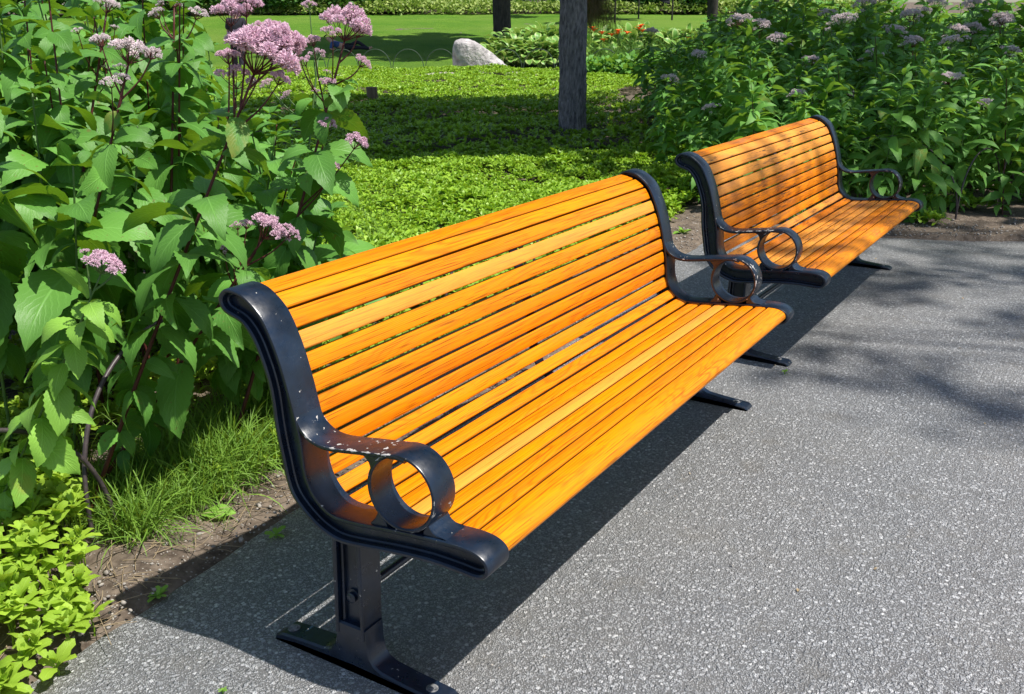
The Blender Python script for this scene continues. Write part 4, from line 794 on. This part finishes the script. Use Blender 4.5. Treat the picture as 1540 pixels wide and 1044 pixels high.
# ------------------------------------------------------------------ rock, stump
def rock(name, pos, dims, rz, label, seed, mat, cat='rock', sh=0.0):
    r = np.random.default_rng(seed); bm_ = MB(); n1, n2 = 40, 28; V = []
    for j in range(n2+1):
        for i in range(n1):
            th = 2*math.pi*i/n1; ph = math.pi*j/n2; d = np.array([math.sin(ph)*math.cos(th), math.sin(ph)*math.sin(th), math.cos(ph)]); d = np.sign(d)*np.abs(d)**.8
            V.append(d)
    V = np.array(V); planes = r.normal(0, 1, (16, 3)); planes /= np.linalg.norm(planes, axis=1)[:, None]
    for p in planes:
        s = V@p; over = np.clip(s-r.uniform(.74, .95), 0, None); V = V-p*over[:, None]*.9
    V *= 1+.05*(vnoise(V[:, 0]*3+V[:, 2], V[:, 1]*3-V[:, 2], 3, 2)-.5)[:, None]
    V[:, 2] *= np.where(V[:, 2] > 0, 1+sh*(V[:, 0]+.15), 1)
    V = V*np.array(dims)/2
    F = [[j*n1+i, (j+1)*n1+i, (j+1)*n1+(i+1) % n1, j*n1+(i+1) % n1] for j in range(n2) for i in range(n1)]
    bm_.add(V, F); o = bm_.build(name, mat, smooth=70); o.location = pos; o.rotation_euler = (0, 0, rz); tag(o, label, cat); return o
yaw = math.atan2(RH[1], RH[0])
a = at(720, 27.6); rock('boulder', (a[0], a[1], .28), (1.42, 1.0, 1.35), yaw, 'pale grey boulder beside the far path, in front of the hostas', 4, M['rock'], 'rock', -.62)
a = at(750, 27.2); rock('boulder', (a[0], a[1], .12), (.6, .5, .42), yaw, 'low sloping foot stone leaning against the right of the pale boulder', 5, M['rock'])
mb, _ = trunk_mesh([(0, 0, -.05), (-.01, 0, .12), (-.03, 0, .30), (-.035, 0, .34)], [.105, .095, .09, .088], seed=4); g = ground_at(562, 166); o = mb.build('stump', M['stump'], smooth=50); o.location = (g[0], g[1], .04); tag(o, 'short brown cut stump poking out of the ground cover', 'stump')
# ------------------------------------------------------------------ hostas, lilies, shrubs by the far path
HL = [leaf_tpl(1, .62, 6, 4, d, .22, 0, .02, .6, .75, 0, s, stalk=.35) for s, d in enumerate([(.7, -.5), (.5, -.9), (.95, -.2)])]
for i, (px, d, w, h) in enumerate([(748, 30.6, .95, .7), (776, 29.8, 1.15, .9), (808, 29.6, 1.15, .98), (838, 29.8, 1.1, .95), (790, 31.4, 1.2, 1.2), (818, 31.6, 1.2, 1.27), (846, 31.6, 1.1, 1.2), (764, 31.8, 1.1, 1.05)]):
    r = np.random.default_rng(60+i); n = 250; a_ = r.random(n)*6.28; rr = r.random(n)**.6*w*.62; P = np.stack([np.cos(a_)*rr, np.sin(a_)*rr, h*(1-(rr/(w*.75))**2)*.85*r.uniform(.55, 1, n)], -1)
    mb = MB(); put_leaves(mb, HL, P, a_+r.normal(0, .5, n), r.normal(-.15, .25, n), r.normal(0, .2, n), .34*r.uniform(.8, 1.2, n), r); o = mb.build('hosta', M['hosta'], smooth=180); q = at(px, d); o.location = q; tag(o, 'large-leaved hosta with pale leaf margins in the mound behind the boulder', 'plant', 'hostas massed behind the boulder')
def shrub(name, px, d, w, h, n, leaf, mat, label, cat='shrub', group=None, seed=0, tp=None):
    r = np.random.default_rng(seed+int(px)); q = r.normal(0, 1, (n, 3)); q /= np.linalg.norm(q, axis=1)[:, None]; q = q*(r.random((n, 1))**.35)*np.array([w/2, w/2, h*.5]); q[:, 2] += h*.5; q[:, :2] *= (1+.4*(vnoise(q[:, 0]+px, q[:, 2], 3, 1)-.5))[:, None]
    mb = MB(); put_leaves(mb, tp or CL, q, r.random(n)*6.28, r.normal(.1, .5, n), r.normal(0, .5, n), leaf*r.uniform(.7, 1.3, n), r); o = mb.build(name, mat if not isinstance(mat, str) else M[mat], smooth=180); o.location = at(px, d); tag(o, label, cat, group); return o
for i, (px, d, w, h) in enumerate([(890, 25.0, 1.2, .50), (925, 24.4, 1.2, .55), (960, 24.0, 1.3, .6), (1000, 23.5, 1.4, .7), (1045, 23, 1.5, .8), (905, 28.8, 1.3, .80), (945, 29.2, 1.4, .85), (985, 29.5, 1.4, .85), (1030, 29.2, 1.4, .9)]):
    shrub('daylily_clump', px, d, w, h, 800, .20, 'joe_far', 'leafy dark green clump behind the large trunk, near the orange lilies', 'shrub', 'dark green clumps around the orange lilies', i, BL if i >= 5 else None)
for i, (px, d, w, h) in enumerate([(884, 32, 1.3, .75), (915, 32.5, 1.2, .75), (945, 32, 1.2, .8), (975, 32.2, 1.3, .8), (1010, 32, 1.3, .75), (1050, 31.5, 1.3, .8)]):
    shrub('daylily_clump', px, d, w, h, 500, .35, 'hosta', 'light green clump under the orange lily flowers', 'shrub', 'light green clumps under the orange lilies', 3+i, HL)
r2 = np.random.default_rng(31)
for i, (px, py) in enumerate([(893, 49), (905, 53), (920, 56), (929, 53), (930, 50), (943, 53), (961, 46), (966, 50), (908, 64), (1036, 62), (964, 43), (890, 46)]):
    p = along(px, py-1, 29.6); mb = MB(); gnd = float(terrain(p[0], p[1])); quick_tube(mb, [(0, 0, gnd-p[2]), (.02, 0, (gnd-p[2])/2), (0, 0, 0)], .008, .006, 4)
    n = 7; put_leaves(mb, [leaf_tpl(1, .45, 4, 2, (1.0, -.5), .2, 0, 0, .8, .8, 0, 1)], np.zeros((n, 3)), np.arange(n)*6.283/n, r2.normal(0, .1, n), np.zeros(n), np.full(n, .19), r2)
    mb.f[0] = (mb.f[0][0], 1); o = mb.build('orange_lily', [M['orange'], M['stem_green']], smooth=180); o.location = p; tag(o, 'orange lily flower on a thin stalk beyond the far path', 'flower', 'orange lilies beyond the far path')
# ------------------------------------------------------------------ far edge of the park
def bank(name, d0, d1, l0, l1, h, n, leaf, mat, label, cat, seed):
    r = np.random.default_rng(seed); D = r.uniform(d0, d1, n); L_ = r.uniform(l0, l1, n); X, Y = dl(D, L_); hh = h*(.65+.5*vnoise(X, Y, .55, seed))*np.clip((D-d0)/.8+.35, 0, 1); P = np.stack([X, Y, terrain(X, Y)+hh*r.random(n)**.35], -1); mb = MB()
    put_leaves(mb, CL, P, r.random(n)*6.28, r.normal(.2, .5, n), r.normal(0, .4, n), leaf*r.uniform(.7, 1.3, n), r); o = mb.build(name, M[mat], smooth=180); tag(o, label, cat, kind='stuff')
bank('flower_border', 59.5, 63, -26, 22, .62, 26000, .26, 'hedge', 'low yellow-green flower border along the far edge of the lawn', 'flower border', 1)
bank('shrub_border', 62.5, 65.5, -26, 22, 1.15, 12000, .34, 'hedge_green', 'dark green shrubs behind the far flower border', 'shrubs', 2)
for i, (px, d, w, h) in enumerate([(430, 61, 4.5, 2.0), (520, 62, 5, 1.7), (600, 63, 3.5, 1.3), (905, 62, 3, 1.6), (975, 61.5, 3, 1.5), (340, 61, 6, 3), (240, 60, 6, 3), (130, 60, 6, 3), (20, 60, 6, 3), (1045, 61, 2.6, 1.7)]):
    shrub('far_shrub', px, d, w, h, 2600, .35, 'hedge_green', 'rounded dark green shrub at the far edge of the lawn', 'shrub', 'shrubs along the far edge of the lawn', i)
x0, y0 = dl(67, -13); wl = MB(); V = []
for L_, dd in ((-13, 67), (24, 67), (24, 67.5), (-13, 67.5)):
    X, Y = dl(dd, L_); V += [(X, Y, 1.5), (X, Y, 6.0)]
wl.add(V, [[0, 2, 3, 1], [2, 4, 5, 3], [4, 6, 7, 5], [6, 0, 1, 7], [1, 3, 5, 7]]); wroot = wl.build('garden_wall', M['stucco']); tag(wroot, 'plain beige wall closing off the far end of the park', 'wall')
cp = MB(); V = []
for L_, dd in ((-13.1, 66.9), (24.1, 66.9), (24.1, 67.6), (-13.1, 67.6)):
    X, Y = dl(dd, L_); V += [(X, Y, 6.003), (X, Y, 6.15)]
cp.add(V, [[0, 2, 3, 1], [2, 4, 5, 3], [4, 6, 7, 5], [6, 0, 1, 7], [1, 3, 5, 7], [0, 6, 4, 2]]); cp.build('coping', M['stucco'], wroot)
bank('tree_line', 66, 72, -60, -13.3, 7, 9000, .7, 'hedge_green', 'dark wall of trees beyond the lawn on the left', 'tree line', 6)
bx_ = MB(); q = at(998, 60.2); s_ = .27; V = [(sx*s_, sy*s_, z) for z in (.35, .92) for sx, sy in ((-1, -1), (1, -1), (1, 1), (-1, 1))]
V += [(sx*.30, sy*.30, z) for z in (.923, .96) for sx, sy in ((-1, -1), (1, -1), (1, 1), (-1, 1))]+[(sx*.05, sy*.05, z) for z in (-.1, .348) for sx, sy in ((-1, -1), (1, -1), (1, 1), (-1, 1))]
F = []
for b0 in (0, 8, 16): F += [[b0, b0+1, b0+5, b0+4], [b0+1, b0+2, b0+6, b0+5], [b0+2, b0+3, b0+7, b0+6], [b0+3, b0, b0+4, b0+7], [b0+4, b0+5, b0+6, b0+7], [b0+3, b0+2, b0+1, b0]]
bx_.add(V, F); o = bx_.build('utility_box', M['black']); o.location = q; o.rotation_euler = (0, 0, yaw); tag(o, 'small black box on a post in front of the beige wall', 'box')
# ------------------------------------------------------------------ people in the distance
def skin_body(name, joints, edges, radii, mat, parent=None):
    me = bpy.data.meshes.new(name); me.from_pydata(joints, edges, []); o = bpy.data.objects.new(name, me); COL.objects.link(o)
    sm = o.modifiers.new('skin', 'SKIN'); sm.use_smooth_shade = True
    for v, r in zip(me.skin_vertices[0].data, radii): v.radius = r if isinstance(r, tuple) else (r, r)
    me.skin_vertices[0].data[0].use_root = True
    ss = o.modifiers.new('sub', 'SUBSURF'); ss.levels = 2; ss.render_levels = 2; me.materials.append(M[mat])
    if parent: o.parent = parent
    return o
J = [(0, 0, .95), (0, 0, 1.15), (0, .01, 1.38), (0, .02, 1.50), (0, 0, 1.60), (0, 0, 1.70),
     (-.19, .01, 1.40), (-.24, .02, 1.14), (-.20, -.10, .92), (.19, .01, 1.40), (.24, .0, 1.14), (.18, -.14, .96),
     (-.10, 0, .88), (-.11, -.06, .50), (-.12, .06, .08), (-.12, -.12, .04), (.10, 0, .88), (.12, -.12, .52), (.12, -.22, .08), (.12, -.38, .05)]
E_ = [(0, 1), (1, 2), (2, 3), (3, 4), (4, 5), (2, 6), (6, 7), (7, 8), (2, 9), (9, 10), (10, 11), (0, 12), (12, 13), (13, 14), (14, 15), (0, 16), (16, 17), (17, 18), (18, 19)]
Rr = [(.13, .095), (.13, .10), (.15, .11), .055, .085, .07, .055, .045, .033, .055, .045, .033, .085, .058, .042, .04, .085, .058, .042, .04]
p = at(362, 28.2); person = skin_body('person', J, E_, Rr, 'skin'); person.location = (p[0], p[1], .03); person.rotation_euler = (0, 0, yaw); tag(person, 'person in dark clothes walking on the far path, mostly hidden by flowers', 'person')
sel = [0, 1, 2, 6, 7, 9, 10]; skin_body('jacket', [J[i] for i in sel], [(0, 1), (1, 2), (2, 3), (3, 4), (2, 5), (5, 6)], [(.21, .18), (.21, .18), (.21, .18), .10, .09, .10, .09], 'black', person)
sel = [0, 12, 13, 14, 16, 17, 18]; skin_body('trousers', [J[i] for i in sel], [(0, 1), (1, 2), (2, 3), (0, 4), (4, 5), (5, 6)], [(.18, .15), .12, .095, .08, .12, .095, .08], 'black', person)
skin_body('hair', [(0, .02, 1.64), (0, .03, 1.74)], [(0, 1)], [.11, .10], 'hair', person)
J2 = [(0, 0, .12), (-.25, 0, .17), (-.48, 0, .30), (-.60, 0, .38), (-.68, 0, .47), (-.44, .16, .28), (-.55, .30, .06), (-.38, .32, .04), (-.44, -.16, .28), (-.50, -.28, .05), (-.34, -.30, .04), (.08, .09, .11), (.42, .10, .30), (.78, .10, .06), (.88, .10, .12), (.08, -.09, .11), (.48, -.09, .10), (.88, -.09, .06), (.97, -.09, .13)]
E2 = [(0, 1), (1, 2), (2, 3), (3, 4), (2, 5), (5, 6), (6, 7), (2, 8), (8, 9), (9, 10), (0, 11), (11, 12), (12, 13), (13, 14), (0, 15), (15, 16), (16, 17), (17, 18)]
R2 = [.13, .13, .14, .055, .09, .055, .04, .03, .055, .04, .03, .085, .058, .042, .035, .085, .058, .042, .035]
p = at(522, 36.5); p2 = skin_body('person', J2, E2, R2, 'skin'); p2.location = (p[0], p[1], p[2]+.05); p2.rotation_euler = (0, 0, yaw); tag(p2, 'person in blue and dark clothes lying propped up on the shaded lawn', 'person')
skin_body('shirt', [J2[i] for i in (0, 1, 2, 5, 6, 8, 9)], [(0, 1), (1, 2), (2, 3), (3, 4), (2, 5), (5, 6)], [.14, .145, .155, .07, .05, .07, .05], 'blue', p2)
skin_body('trousers', [J2[i] for i in (0, 11, 12, 13, 15, 16, 17)], [(0, 1), (1, 2), (2, 3), (0, 4), (4, 5), (5, 6)], [.14, .10, .07, .055, .10, .07, .055], 'black', p2)
skin_body('hair', [(-.69, 0, .48), (-.72, 0, .53)], [(0, 1)], [.092, .08], 'hair', p2)
